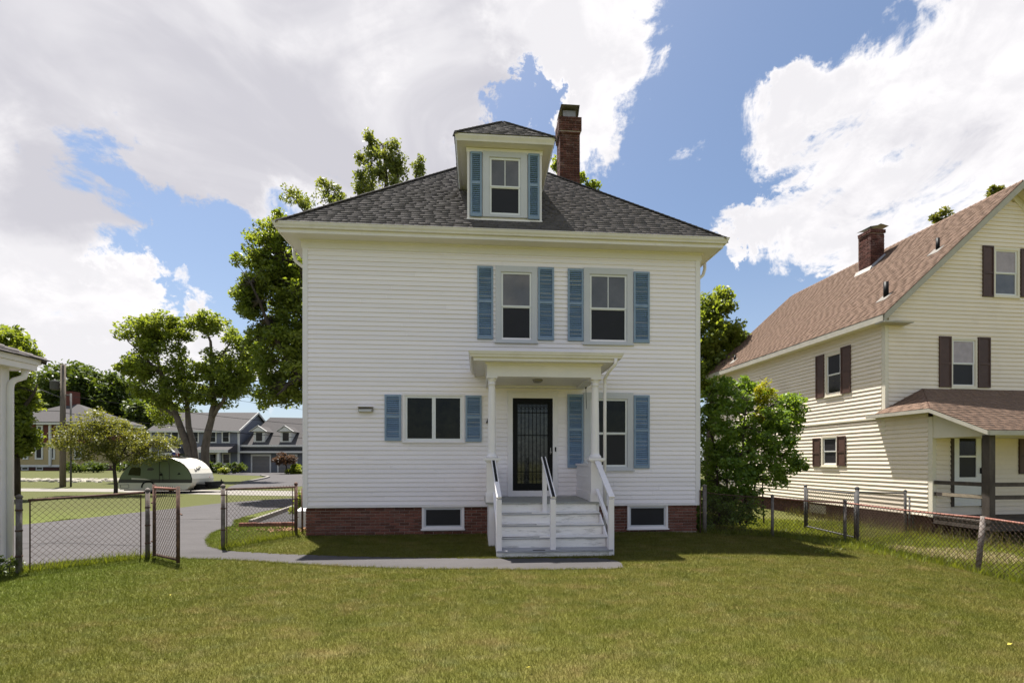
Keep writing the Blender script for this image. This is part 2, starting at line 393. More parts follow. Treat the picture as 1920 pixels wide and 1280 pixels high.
LF_LILAC = leafmat('lilac_leaf', (0.08255, 0.1501, 0.02501), (0.1812, 0.2563, 0.05002), 0.42)
LF_YELLOW = leafmat('yellow_green_leaf', (0.15, 0.165, 0.01125), (0.225, 0.21, 0.0225), 0.45)
LF_RED = leafmat('purple_brown_leaf', (0.06375, 0.03375, 0.0225), (0.12, 0.075, 0.045), 0.35, (1.4, 1.2, 0.9))
LF_GRASS = leafmat('weed_leaf', (0.0975, 0.1275, 0.0165), (0.165, 0.1875, 0.0375), 0.45)
STRAW = leafmat('straw', (0.3, 0.235, 0.12), (0.4, 0.32, 0.17), 0.3, (1, 1, 1))
LF_DRY = leafmat('dry_seed_grass', (0.06375, 0.07125, 0.0225), (0.135, 0.1162, 0.05625), 0.4)

# ------------------------------------------------------------------ mesh builder
class MB:
    def __init__(s, T=None, flip=False):
        s.v = []; s.f = []; s.T = T; s.flip = flip
    def add(s, vs, fs):
        n = len(s.v); s.v.extend(tuple(v) for v in vs); s.f.extend(tuple(i + n for i in f) for f in fs)
    def quad(s, *p): s.add(p, [tuple(range(len(p)))])
    def box(s, x0, x1, y0, y1, z0, z1):
        s.add([(x0, y0, z0), (x1, y0, z0), (x1, y1, z0), (x0, y1, z0), (x0, y0, z1), (x1, y0, z1), (x1, y1, z1), (x0, y1, z1)],
              [(0, 3, 2, 1), (4, 5, 6, 7), (0, 1, 5, 4), (1, 2, 6, 5), (2, 3, 7, 6), (3, 0, 4, 7)])
        return s
    def ring(s, x0, x1, z0, z1, w, y0, y1, wb=None, wt=None):
        wb = w if wb is None else wb; wt = w if wt is None else wt
        s.box(x0, x1, y0, y1, z1 - wt, z1); s.box(x0, x1, y0, y1, z0, z0 + wb)
        s.box(x0, x0 + w, y0, y1, z0 + wb, z1 - wt); s.box(x1 - w, x1, y0, y1, z0 + wb, z1 - wt)
        return s
    def beam(s, p, q, w, h, up=(0, 0, 1)):
        p, q = Vector(p), Vector(q); d = (q - p).normalized()
        x = d.cross(Vector(up)).normalized(); z = x.cross(d)
        vs = []
        for c in (p, q):
            for a, b in ((-1, -1), (1, -1), (1, 1), (-1, 1)):
                vs.append(c + x * (a * w / 2) + z * (b * h / 2))
        s.add(vs, [(3, 2, 1, 0), (4, 5, 6, 7), (0, 1, 5, 4), (1, 2, 6, 5), (2, 3, 7, 6), (3, 0, 4, 7)])
        return s
    def tube(s, pts, r, n=8, cap=True):
        pts = [Vector(p) for p in pts]
        if not hasattr(r, '__len__'): r = [r] * len(pts)
        base = len(s.v); ref = None
        for i, p in enumerate(pts):
            d = (pts[min(i + 1, len(pts) - 1)] - pts[max(i - 1, 0)]).normalized()
            if ref is None:
                ref = d.cross(Vector((0.3, 0.9, 0.1)) if abs(d.y) < 0.9 else Vector((1, 0, 0))).normalized()
            ref = (ref - d * ref.dot(d)).normalized(); b = d.cross(ref)
            for k in range(n):
                a = 2 * math.pi * k / n
                s.v.append(tuple(p + (ref * math.cos(a) + b * math.sin(a)) * r[i]))
        for i in range(len(pts) - 1):
            for k in range(n):
                a = base + i * n + k; b2 = base + i * n + (k + 1) % n
                s.f.append((a, b2, b2 + n, a + n))
        if cap:
            s.f.append(tuple(base + k for k in reversed(range(n))))
            e = base + (len(pts) - 1) * n
            s.f.append(tuple(e + k for k in range(n)))
        return s
    def lathe(s, x, y, prof, n=16):
        base = len(s.v)
        for r, z in prof:
            for k in range(n):
                a = 2 * math.pi * k / n
                s.v.append((x + r * math.cos(a), y + r * math.sin(a), z))
        for i in range(len(prof) - 1):
            for k in range(n):
                a = base + i * n + k; b = base + i * n + (k + 1) % n
                s.f.append((a, b, b + n, a + n))
        s.f.append(tuple(base + k for k in reversed(range(n))))
        e = base + (len(prof) - 1) * n
        s.f.append(tuple(e + k for k in range(n)))
        return s
    def prismY(s, poly, y0, y1):
        n = len(poly)
        s.add([(x, y0, z) for x, z in poly] + [(x, y1, z) for x, z in poly],
              [tuple(range(n)), tuple(reversed(range(n, 2 * n)))] + [(i, i + n, (i + 1) % n + n, (i + 1) % n) for i in range(n)])
        return s
    def prismX(s, poly, x0, x1):
        n = len(poly)
        s.add([(x0, y, z) for y, z in poly] + [(x1, y, z) for y, z in poly],
              [tuple(reversed(range(n))), tuple(range(n, 2 * n))] + [(i, (i + 1) % n, (i + 1) % n + n, i + n) for i in range(n)])
        return s
    def sweep(s, x0, x1, y0, y1, prof):
        """closed (out, z) profile carried round a rectangle with mitred corners"""
        base = len(s.v); n = len(prof)
        for o, z in prof:
            s.v.extend([(x0 - o, y0 - o, z), (x1 + o, y0 - o, z), (x1 + o, y1 + o, z), (x0 - o, y1 + o, z)])
        for i in range(n):
            j = (i + 1) % n
            for k in range(4):
                l = (k + 1) % 4
                s.f.append((base + i * 4 + k, base + i * 4 + l, base + j * 4 + l, base + j * 4 + k))
        return s
    def mesh(s, name):
        me = bpy.data.meshes.new(name)
        v = [s.T(*p) for p in s.v] if s.T else s.v
        f = [tuple(reversed(q)) for q in s.f] if s.flip else s.f
        me.from_pydata(v, [], f); return me
    def build(s, name, m, parent=None, loc=(0, 0, 0), rot=(0, 0, 0), smooth=False):
        me = s.mesh(name)
        me.materials.append(m)
        if smooth: me.polygons.foreach_set('use_smooth', [True] * len(me.polygons))
        return link(name, me, parent, loc, rot)
def link(name, me, parent=None, loc=(0, 0, 0), rot=(0, 0, 0)):
    o = bpy.data.objects.new(name, me); COL.objects.link(o)
    if parent is not None: o.parent = parent
    o.location = loc; o.rotation_euler = rot
    return o
def tag(o, label=None, cat=None, group=None, kind=None):
    if label: o['label'] = label
    if cat: o['category'] = cat
    if group: o['group'] = group
    if kind: o['kind'] = kind
    return o
def thing(name, label, cat, loc=(0, 0, 0), rz=0.0, group=None):
    o = bpy.data.objects.new(name, None); COL.objects.link(o)
    o.location = loc; o.rotation_euler = (0, 0, rz); o.empty_display_size = 0.3
    return tag(o, label, cat, group)
def np_mesh(name, V, Fq, m, parent=None, loc=(0, 0, 0), smooth=False):
    """V (n,3), Fq (m,k) arrays"""
    me = bpy.data.meshes.new(name)
    k = Fq.shape[1]
    me.vertices.add(len(V)); me.vertices.foreach_set('co', np.ascontiguousarray(V, dtype=np.float32).ravel())
    me.loops.add(Fq.size); me.loops.foreach_set('vertex_index', np.ascontiguousarray(Fq, dtype=np.int32).ravel())
    me.polygons.add(len(Fq)); me.polygons.foreach_set('loop_start', np.arange(0, Fq.size, k, dtype=np.int32))
    me.polygons.foreach_set('loop_total', np.full(len(Fq), k, dtype=np.int32))
    me.update(calc_edges=True)
    if smooth: me.polygons.foreach_set('use_smooth', np.ones(len(Fq), dtype=bool))
    me.materials.append(m)
    return link(name, me, parent, loc)

# ------------------------------------------------------------------ shared builders
def shingles(name, m, parent, o, ux, us, S, xl, xr, e=0.14, tw=(0.16, 0.34), thick=(0.006, 0.014), seed=1, loc=(0, 0, 0)):
    """overlapping courses of separate tabs on a slope: o + ux*x + us*s"""
    rd = random.Random(seed)
    o, ux, us = Vector(o), Vector(ux), Vector(us); n = ux.cross(us).normalized()
    V = []; Fc = []
    s = 0.0
    while s < S - 0.02:
        s1 = min(s + e * 1.15, S)
        a, b = xl(s), xr(s); at, bt = xl(s1), xr(s1)
        x = min(a, at) - rd.random() * tw[1]
        while x < max(b, bt):
            w = rd.uniform(*tw); t = thick[1] if rd.random() < 0.45 else thick[0]
            t += rd.random() * 0.003
            p0, p1 = max(x, a), min(x + w, b); q0, q1 = max(x, at), min(x + w, bt)
            x += w
            if p1 - p0 < 0.01: continue
            if q1 - q0 < 0.0: q0 = q1 = (q0 + q1) / 2
            k = len(V)
            B = o + us * s; T = o + us * s1
            V += [B + ux * p0 + n * 0.0, B + ux * p1, B + ux * p1 + n * t, B + ux * p0 + n * t, T + ux * q1 + n * 0.004, T + ux * q0 + n * 0.004,
                  T + ux * q1 - n * .002, T + ux * q0 - n * .002]
            Fc += [(k, k + 1, k + 2, k + 3), (k + 3, k + 2, k + 4, k + 5), (k + 1, k + 6, k + 4, k + 2), (k + 7, k, k + 3, k + 5)]
        s += e
    ob = np_mesh(name, np.array([tuple(v) for v in V]), np.array(Fc), m, parent, loc)
    ob['kind'] = 'stuff'
    return ob
def caps(mb, p, q, w, t=0.03, e=0.16, nL=None, nR=None):
    """short folded cap pieces along a hip or ridge from p (low) to q"""
    p, q = Vector(p), Vector(q); d = q - p; L = d.length; d.normalize()
    n = int(L / e)
    for i in range(n):
        a = p + d * (i * e); b = p + d * (i * e + e * 1.2)
        vs = []
        for c, lift in ((a, t), (b, t * 0.4)):
            up = Vector((0, 0, lift))
            vs += [c + nL * w + up * 0.3, c + up + Vector((0, 0, .012)), c + nR * w + up * 0.3, c + nR * w - Vector((0, 0, .02)), c + nL * w - Vector((0, 0, .02))]
        mb.add(vs, [(0, 1, 6, 5), (1, 2, 7, 6), (4, 3, 2, 1, 0), (2, 3, 8, 7), (0, 5, 9, 4)])
BRK = {}
def brick_mesh(l, h, d, m):
    key = (round(l, 2), h, d, m.name)
    if key not in BRK:
        b = MB(); c = 0.004
        l2, h2 = l / 2, h / 2
        # front face chamfered
        b.add([(-l2, d, -h2), (l2, d, -h2), (l2, d, h2), (-l2, d, h2), (-l2, c, -h2), (l2, c, -h2), (l2, c, h2), (-l2, c, h2),
               (-l2 + c, 0, -h2 + c), (l2 - c, 0, -h2 + c), (l2 - c, 0, h2 - c), (-l2 + c, 0, h2 - c)],
              [(0, 1, 5, 4), (1, 2, 6, 5), (2, 3, 7, 6), (3, 0, 4, 7), (4, 5, 9, 8), (5, 6, 10, 9), (6, 7, 11, 10), (7, 4, 8, 11), (8, 9, 10, 11)])
        me = b.mesh('brick'); me.materials.append(m); BRK[key] = me
    return BRK[key]
def bricks(parent, x0, x1, z0, z1, y, m, holes=(), L=0.20, H=0.054, J=0.012, rotz=0.0, fn=None, seed=3, sk=None, D=0.07):
    """running bond of single bricks in the plane y, front facing -y (or fn maps x to a place)"""
    rd = random.Random(seed); row = 0; z = z0
    while z + H <= z1 + 1e-6:
        x = x0 - (L + J) / 2 * (row % 2)
        while x < x1 - 0.02:
            a, b = max(x, x0), min(x + L, x1)
            x += L + J
            segs = [(a, b)]
            for hx0, hx1, hz0, hz1 in holes:
                if z + H > hz0 and z < hz1:
                    ns = []
                    for p, q in segs:
                        if q <= hx0 or p >= hx1: ns.append((p, q)); continue
                        if p < hx0: ns.append((p, hx0))
                        if q > hx1: ns.append((hx1, q))
                    segs = ns
            for p, q in segs:
                if q - p < 0.035: continue
                me = brick_mesh(q - p, H, D, m)
                yy = y + rd.uniform(-0.004, 0.004)
                pos = ((p + q) / 2, yy, z + H / 2)
                if fn: pos = fn(*pos)
                link('brick', me, parent, pos, (0, 0, rotz + rd.uniform(-.006, .006)))
        z += H + J; row += 1

def boards(parent, x0f, x1f, z0, z1, e, name, m, holes=(), T=None, flip=False, lap=0.014, seed=5, y=0.0, joints=0.5, mx=None):
    """lapped siding boards, one object each; x0f/x1f give the ends at height z"""
    rd = random.Random(seed)
    z = z0
    while z < z1 - 0.01:
        zt = min(z + e, z1)
        a, b = x0f(z), x1f(z); at, bt = x0f(zt), x1f(zt)
        segs = [(a, b, at, bt)]
        for hx0, hx1, hz0, hz1 in holes:
            if z >= hz0 - 0.005 and zt <= hz1 + 0.005:
                ns = []
                for p, q, pt, qt in segs:
                    if q <= hx0 or p >= hx1: ns.append((p, q, pt, qt)); continue
                    if p < hx0: ns.append((p, hx0, pt, hx0))
                    if q > hx1: ns.append((hx1, q, hx1, qt))
                segs = ns
        out = []
        for p, q, pt, qt in segs:
            if q - p > 3.0 and rd.random() < joints:
                c = p + (q - p) * rd.uniform(0.25, 0.75)
                out += [(p, c - .0015, pt, c - .0015), (c + .0015, q, c + .0015, qt)]
            else: out.append((p, q, pt, qt))
        for p, q, pt, qt in out:
            if q - p < 0.01: continue
            dz = rd.uniform(-.0018, .0018); l = lap + rd.uniform(-.0015, .0025)
            mb = MB(T, flip)
            mb.add([(p, y - l, z + dz), (q, y - l, z + dz), (qt, y - 0.004, zt + .004), (pt, y - 0.004, zt + .004), (p, y + .004, z + dz + .001), (q, y + .004, z + dz + .001),
                    (p, y - l, z + dz + .006), (q, y - l, z + dz + .006)],
                   [(0, 1, 7, 6), (6, 7, 2, 3), (4, 5, 1, 0), (0, 6, 3, 4), (1, 5, 2, 7)])
            mb.build(name, m, parent)
        z = zt

def window(parent, x0, x1, z0, z1, cw, kind, cm, sm, gm, lm=None, T=None, flip=False, muntin=False, sill=True, label=None, y=0.0, proud=0.035, cwt=None, cwb=None, sw=0.04):
    """casing (the window itself) > sash, pane, muntin, sill"""
    mb = MB(T, flip)
    cwt = cw if cwt is None else cwt; cwb = cw if cwb is None else cwb
    mb.ring(x0, x1, z0, z1, cw, y - proud, y + 0.03, cwb, cwt)
    # inner stop
    mb.ring(x0 + cw, x1 - cw, z0 + cwb, z1 - cwt, 0.012, y - proud * 0.45, y + 0.03)
    w = mb.build('window', cm, parent)
    if label: w['label'] = label
    i0, i1, j0, j1 = x0 + cw + .012, x1 - cw - .012, z0 + cwb + .012, z1 - cwt - .012
    def pane(a, b, c, d, yy, m2):
        p = MB(T, flip); p.box(a, b, yy, yy + .004, c, d); p.build('pane', m2, w)
    if kind == 'hung':
        zm = (j0 + j1) / 2
        s1 = MB(T, flip); s1.ring(i0, i1, zm - .015, j1, sw, y - .008, y + .014, .03, sw * .9); s1.build('sash', sm, w)
        s2 = MB(T, flip); s2.ring(i0, i1, j0, zm - .0155, sw, y + .004, y + .026, sw * 1.2, .02); s2.build('sash', sm, w)
        pane(i0 + sw - .003, i1 - sw + .003, zm + .012, j1 - sw * .9 + .003, y + .006, gm)
        pane(i0 + sw - .003, i1 - sw + .003, j0 + sw * 1.2 - .003, zm - .033, y + .018, lm or gm)
        if muntin:
            q = MB(T, flip); xc = (i0 + i1) / 2; q.box(xc - .009, xc + .009, y + .0005, y + .006, zm + .015, j1 - sw * .9); q.build('muntin', sm, w)
    elif kind == 'slider':
        xm = (i0 + i1) / 2
        for a, b in ((i0, xm), (xm + .001, i1)):
            s1 = MB(T, flip); s1.ring(a, b, j0, j1, sw, y - .010, y + .014); s1.build('sash', sm, w)
            pane(a + sw - .003, b - sw + .003, j0 + sw - .003, j1 - sw + .003, y + .006, gm)
    elif kind == 'single':
        s1 = MB(T, flip); s1.ring(i0, i1, j0, j1, sw, y - .010, y + .014); s1.build('sash', sm, w)
        pane(i0 + sw - .003, i1 - sw + .003, j0 + sw - .003, j1 - sw + .003, y + .006, gm)
    if sill:
        q = MB(T, flip); q.box(x0 - .02, x1 + .02, y - proud - .03, y - .004, z0 - .028, z0 - .001); q.build('sill', cm, w)
    return w

def px_rect(ax0, ay0, ax1, ay1, y=0.0):
    c = (ay0 + ay1) / 2
    xa, xb = onY(ax0, c, y).x, onY(ax1, c, y).x
    xm = (ax0 + ax1) / 2
    return xa, xb, onY(xm, ay1, y).z, onY(xm, ay0, y).z

SLAT = {}
def slat_mesh(w):
    k = round(w, 3)
    if k not in SLAT:
        b = MB(); t = .004
        # a thin board tilted so that its lower edge stands out
        b.add([(-w / 2, -.013, -.018), (w / 2, -.013, -.018), (w / 2, .012, .016), (-w / 2, .012, .016),
               (-w / 2, -.013 - t, -.014), (w / 2, -.013 - t, -.014), (w / 2, .012 - t, .020), (-w / 2, .012 - t, .020)],
              [(0, 3, 2, 1), (4, 5, 6, 7), (0, 1, 5, 4), (1, 2, 6, 5), (2, 3, 7, 6), (3, 0, 4, 7)])
        me = b.mesh('slat'); me.materials.append(BLUE); SLAT[k] = me
    return SLAT[k]
def shutter(parent, x0, x1, z0, z1, y=0.0, pitch=0.044, label=None):
    mb = MB(); sw = 0.042
    mb.ring(x0, x1, z0, z1, sw, y - .052, y - .020, .075, .05)
    zm = (z0 + z1) / 2 + .03
    mb.box(x0 + sw, x1 - sw, y - .050, y - .022, zm - .028, zm + .028)
    s = mb.build('shutter', BLUEF, parent)
    if label: s['label'] = label
    w = x1 - x0 - 2 * sw - .002
    me = slat_mesh(w)
    for a, b in ((z0 + .075, zm - .028), (zm + .028, z1 - .05)):
        n = max(1, int(round((b - a) / pitch))); p = (b - a) / n
        for i in range(n):
            link('slat', me, s, ((x0 + x1) / 2, y - .033 + random.uniform(-.001, .001), a + p * (i + .5)), (random.uniform(-.06, .06), 0, random.uniform(-.003, .003)))
    b = MB(); b.box(x0 + sw, x1 - sw, y - .019, y - .0165, z0 + .075, z1 - .05); b.build('back_panel', BLUE, s)
    return s

# ------------------------------------------------------------------ ground, drive, walk, street
def g2(px, py): p = onG(px, py); return (p.x, p.y)
DRIVE = [g2(*p) for p in [(-900, 1115), (-400, 1035), (25, 985), (150, 972), (280, 958), (410, 943), (480, 937.5), (560, 933), (640, 929), (640, 941), (545, 948), (500, 957), (460, 967), (440, 975), (444, 985), (420, 990), (395, 1002), (388, 1018), (400, 1027), (430, 1033)]]
DRIVE2 = [g2(*p) for p in [(570, 1040), (700, 1044), (840, 1046), (940, 1047), (1060, 1046), (1150, 1046), (1172, 1062), (1165, 1066), (1040, 1068), (930, 1067), (780, 1066), (640, 1062), (530, 1055), (430, 1049), (330, 1047), (270, 1041), (160, 1050), (40, 1062), (-400, 1112), (-900, 1200)]]
DRIVE = DRIVE + DRIVE2
STREET = [g2(*p) for p in [(-900, 919), (-50, 920), (225, 922), (330, 925), (430, 927.5), (640, 931), (640, 921.5), (430, 918.5), (225, 915.8), (-50, 915), (-900, 914.5)]]
FDRIVE = [g2(*p) for p in [(410, 886), (470, 884.6), (565, 884.2), (660, 884.4), (760, 886), (640, 906), (560, 912), (432, 918), (425, 913), (455, 905), (480, 900.5), (497, 897), (504, 894.5), (490, 891.8), (460, 890.5), (410, 889.5)]]
PAD = [g2(*p) for p in [(466, 984), (512, 968), (552, 953.5), (580, 951), (588, 983.5)]]
def inside(poly, X, Y):
    r = np.zeros(X.shape, bool); n = len(poly)
    for i in range(n):
        x0, y0 = poly[i]; x1, y1 = poly[(i + 1) % n]
        if y0 == y1: continue
        c = (y0 > Y) != (y1 > Y)
        r ^= c & (X < (x1 - x0) * (Y - y0) / (y1 - y0) + x0)
    return r
def sheet(name, poly, z, m):
    me = bpy.data.meshes.new(name)
    me.from_pydata([(x, y, float(hgt(x, y)) + z) for x, y in poly], [], [tuple(range(len(poly)))])
    me.materials.append(m)
    o = link(name, me); o['kind'] = 'structure'; return o
def smooth_poly(poly, it=2):
    for _ in range(it):
        q = []
        for i in range(len(poly)):
            a, b = poly[i], poly[(i + 1) % len(poly)]
            q += [(a[0] * .75 + b[0] * .25, a[1] * .75 + b[1] * .25), (a[0] * .25 + b[0] * .75, a[1] * .25 + b[1] * .75)]
        poly = q
    return poly
DRIVE = smooth_poly(DRIVE, 2)
DRIVE = [(x + 0.012 * math.sin(i * 1.7) + random.uniform(-.008, .008), y + random.uniform(-.012, .012)) for i, (x, y) in enumerate(DRIVE)]
def ground():
    gx = np.unique(np.round(np.concatenate([-np.geomspace(14, 900, 26)[::-1], np.arange(-14, 22.01, 0.5), np.geomspace(22.5, 900, 26)]), 3))
    gy = np.unique(np.round(np.concatenate([-np.geomspace(14, 300, 16)[::-1], np.arange(-14, 16.01, 0.5), np.geomspace(16.5, 900, 30)]), 3))
    X, Y = np.meshgrid(gx, gy); Z = hgt(X, Y)
    V = np.stack([X.ravel(), Y.ravel(), Z.ravel()], 1)
    nx, ny = len(gx), len(gy)
    i = np.arange(nx * ny).reshape(ny, nx)
    Fq = np.stack([i[:-1, :-1].ravel(), i[:-1, 1:].ravel(), i[1:, 1:].ravel(), i[1:, :-1].ravel()], 1)
    o = np_mesh('ground', V, Fq, LAWN, smooth=True); o['kind'] = 'structure'
ground()
sheet('driveway', DRIVE, 0.006, ASPH)
sheet('street', STREET, 0.006, CONC)
sheet('side_road', smooth_poly(FDRIVE, 1), 0.010, ASPH)
sheet('ramp', PAD, 0.008, DARKASPH)
# cracks sealed across the drive
def crack(pts, w=0.012):
    mb = MB(); P = [g2(*p) for p in pts]
    for a, b in zip(P[:-1], P[1:]):
        n = 6
        for i in range(n):
            t0, t1 = i / n, (i + 1) / n
            q0 = Vector((a[0] + (b[0] - a[0]) * t0, a[1] + (b[1] - a[1]) * t0, .0105)); q1 = Vector((a[0] + (b[0] - a[0]) * t1, a[1] + (b[1] - a[1]) * t1, .0105))
            d = (q1 - q0).normalized(); s = Vector((-d.y, d.x, 0)) * w * random.uniform(.5, 1.3)
            mb.quad(q0 - s, q1 - s, q1 + s, q0 + s)
    o = mb.build('driveway_crack', DARKASPH); o['kind'] = 'structure'
crack([(20, 1019), (120, 1018), (200, 1021), (285, 1024)])
crack([(280, 972), (330, 973), (420, 973)], .02)
crack([(40, 1030), (110, 1014), (180, 1004)], .008)
# kerbs along the side road and ramp
def kerb(pts, z1, w, m, name, label):
    P = [g2(*p) for p in pts]
    o = thing(name, label, 'kerb', (P[0][0], P[0][1], 0))
    for a, b in zip(P[:-1], P[1:]):
        mb = MB(); mb.beam((a[0] - P[0][0], a[1] - P[0][1], z1 / 2), (b[0] - P[0][0], b[1] - P[0][1], z1 / 2), w, z1)
        mb.build('kerb_stone', m, o)
kerb([(470, 983), (510, 968.3), (549, 953.5)], 0.12, 0.10, CONC, 'kerb', 'low pale concrete kerb edging the dark ramp left of the white house')
kerb([(455, 905), (480, 900.5), (497, 897), (504, 894.5), (490, 891.8)], 0.12, 0.25, CONC, 'kerb', 'curved pale kerb round the tip of the grass island by the grey house drive')

# ================================================================== THE WHITE HOUSE
XL, XR, YB = -3.79, 5.108, 9.6
ZS = 0.65                 # bottom of the siding
ZF = 6.235                # top of the siding
house = thing('white_house', 'white clapboard house with blue shutters, dark hip roof and front dormer', 'house', (0, 0, 0))
def H(name, mb, m, parent=house, smooth=False): return mb.build(name, m, parent, smooth=smooth)
# openings (px rects of the outer casings)
W1 = px_rect(929, 500, 1007, 642); W2 = px_rect(1094, 504, 1186, 645.5)
WD = px_rect(755.5, 737.5, 871, 828); WR = px_rect(1094.5, 736, 1187, 880.5)
DR = px_rect(951.5, 737, 1045.5, 931)
BW1 = px_rect(791, 945, 870.5, 991); BW2 = px_rect(1176.5, 945, 1252.5, 990)
holes = [(a + .03, b - .03, c + .02, d - .02) for a, b, c, d in (W1, W2, WD, WR)] + [(DR[0] + .03, DR[1] - .03, 0, DR[3] - .02)]
# walls behind the boards
m_ = MB(); m_.box(XL + .02, XR - .02, 0.035, YB, ZS, 6.41); H('wall', m_, CLAP)
siding = MB(); siding.box(XL + .1, XR - .1, 0.031, 0.034, ZS + .02, ZF); front = H('front_wall', siding, CLAP)
boards(front, lambda z: XL + .112, lambda z: XR - .112, ZS + .012, ZF, 0.1005, 'clapboard', CLAP, holes, lap=.022, joints=.8)
mb = MB()
mb.box(XL, XL + .11, -.022, .03, ZS - .01, ZF); H('corner_board', mb, WHITE)
mb = MB(); mb.box(XR - .11, XR, -.022, .03, ZS - .01, ZF); H('corner_board', mb, WHITE)
mb = MB(); mb.box(XL + .002, XR - .002, -.024, .02, ZS - .035, ZS + .010); H('water_table', mb, WHITE)
# side siding, one joined part per side
for nm, xw, sg in (('side_wall', XL, -1), ('side_wall', XR, 1)):
    mb = MB(); z = ZS
    while z < ZF:
        zt = min(z + .1005, ZF)
        mb.add([(xw + sg * .014, .03, z), (xw + sg * .014, YB, z), (xw + sg * .002, YB, zt), (xw + sg * .002, .03, zt), (xw - sg * .01, .03, z), (xw - sg * .01, YB, z)], [(0, 1, 2, 3), (4, 5, 1, 0)])
        z = zt
    o = H(nm, mb, CLAP); o['kind'] = 'stuff'
# eaves: frieze, soffit, fascia, gutter
mb = MB(); mb.sweep(XL, XR, 0, YB, [(-.02, ZF), (.022, ZF), (.03, ZF + .03), (.03, 6.37), (.055, 6.385), (.06, 6.405), (-.02, 6.405)]); H('frieze', mb, TRIM)
mb = MB(); mb.sweep(XL, XR, 0, YB, [(.0, 6.406), (.335, 6.406), (.335, 6.425), (.0, 6.425)]); H('soffit', mb, TRIM)
mb = MB(); mb.sweep(XL, XR, 0, YB, [(.336, 6.395), (.362, 6.395), (.362, 6.56), (.336, 6.56)]); H('fascia', mb, WHITE)
gprof = lambda o, z, s=1.0: [(o, z), (o + .055 * s, z), (o + .062 * s, z + .03 * s), (o + .085 * s, z + .065 * s), (o + .09 * s, z + .10 * s), (o + .098 * s, z + .10 * s), (o + .098 * s, z + .115 * s), (o + .082 * s, z + .115 * s), (o, z + .05 * s)]
mb = MB(); mb.sweep(XL, XR, 0, YB, gprof(.364, 6.472)); H('gutter', mb, GUTT)
for sx in (-2.45, 0.62, 1.9, 3.9):
    mb = MB(); mb.box(sx, sx + .006, -.367, -.3635, 6.40, 6.468); H('fascia_joint', mb, GUTT)
# roof
EO = 0.42; EZ = 6.575
ex0, ex1, ey0, ey1 = XL - EO, XR + EO, -EO, YB + EO
half = (ex1 - ex0) / 2; PITCH = 1.0
RX = (ex0 + ex1) / 2; RZ = EZ + half * PITCH
ry0, ry1 = ey0 + half, ey1 - half
mb = MB()
A, B, C_, D = (ex0, ey0, EZ), (ex1, ey0, EZ), (ex1, ey1, EZ), (ex0, ey1, EZ)
P0, P1 = (RX, ry0, RZ), (RX, ry1, RZ)
mb.quad(A, B, P0); mb.quad(B, C_, P1, P0); mb.quad(C_, D, P1); mb.quad(D, A, P0, P1); mb.quad(D, C_, B, A)
roof = H('roof', mb, ROOFD)
s2 = math.sqrt(0.5); SL = half / s2
shingles('front_slope_shingles', ROOF, roof, (0, ey0 - .02, EZ - .012), (1, 0, 0), (0, s2, s2), SL, lambda s: ex0 - .02 + s * s2, lambda s: ex1 + .02 - s * s2, e=.135)
def slope_side(xe, sg):
    o = (xe, 0, EZ - .01); ux = (0, -1 * sg * -1, 0)
shingles('left_slope_shingles', ROOF, roof, (ex0 - .02, 0, EZ - .012), (0, -1, 0), (s2, 0, s2), SL, lambda s: -ey1 - .0 + s * s2, lambda s: -(ey0) - s * s2, e=.15, tw=(.3, .5), seed=2)
shingles('right_slope_shingles', ROOF, roof, (ex1 + .02, 0, EZ - .012), (0, 1, 0), (-s2, 0, s2), SL, lambda s: ey0 + s * s2, lambda s: ey1 - s * s2, e=.15, tw=(.3, .5), seed=3)
shingles('back_slope_shingles', ROOF, roof, (0, ey1 + .02, EZ - .012), (-1, 0, 0), (0, -s2, s2), SL, lambda s: -ex1 + s * s2, lambda s: -ex0 - s * s2, e=.15, tw=(.3, .5), seed=4)
mb = MB()
caps(mb, A, P0, .10, nL=Vector((-.5, .5, -.5)).normalized() * 1.0, nR=Vector((.5, -.5, -.0)).normalized())
H('hip_cap', mb, ROOF, roof)
mb = MB(); caps(mb, B, P0, .10, nL=Vector((-.5, -.5, 0)).normalized(), nR=Vector((.5, .5, -.5)).normalized()); H('hip_cap', mb, ROOF, roof)
mb = MB(); caps(mb, P0, P1, .12, nL=Vector((-.7, 0, -.7)), nR=Vector((.7, 0, -.7))); H('ridge_cap', mb, ROOF, roof)
# plumbing vent on the left of the roof
vp = atd(725, 351, 12.4)
mb = MB(); mb.tube([(vp.x, vp.y + .6, vp.z - .4), (vp.x, vp.y + .6, vp.z + .33)], .055, 10); H('vent_pipe', mb, BLACK, roof)

# ---- dormer
DX0, DX1 = -.245, 1.425; DZ0 = 7.02; DZE = 8.60; DO = 0.265
dorm = MB(); dorm.box(DX0 + .01, DX1 - .01, 0.02, 2.6, 6.80, DZE + .1); dormer = H('dormer', dorm, WHITE)
WDm = px_rect(905, 287, 988.5, 408.5)
mb = MB(); mb.box(DX0, DX0 + .05, -.012, .03, DZ0 - .02, DZE); H('corner_board', mb, WHITE, dormer)
mb = MB(); mb.box(DX1 - .05, DX1, -.012, .03, DZ0 - .02, DZE); H('corner_board', mb, WHITE, dormer)
mb = MB(); mb.box(DX0 - .01, DX1 + .01, -.03, .02, DZ0 - .05, DZ0 - .0); H('dormer_sill', mb, WHITE, dormer)
mb = MB(); mb.sweep(DX0, DX1, 0, 2.4, [(-.01, 8.49), (.02, 8.49), (.02, DZE - .01), (-.01, DZE - .01)]); H('frieze', mb, WHITE, dormer)
mb = MB(); mb.sweep(DX0, DX1, 0, 2.4, [(.0, DZE), (DO - .09, DZE), (DO - .09, DZE + .02), (.0, DZE + .02)]); H('soffit', mb, TRIM, dormer)
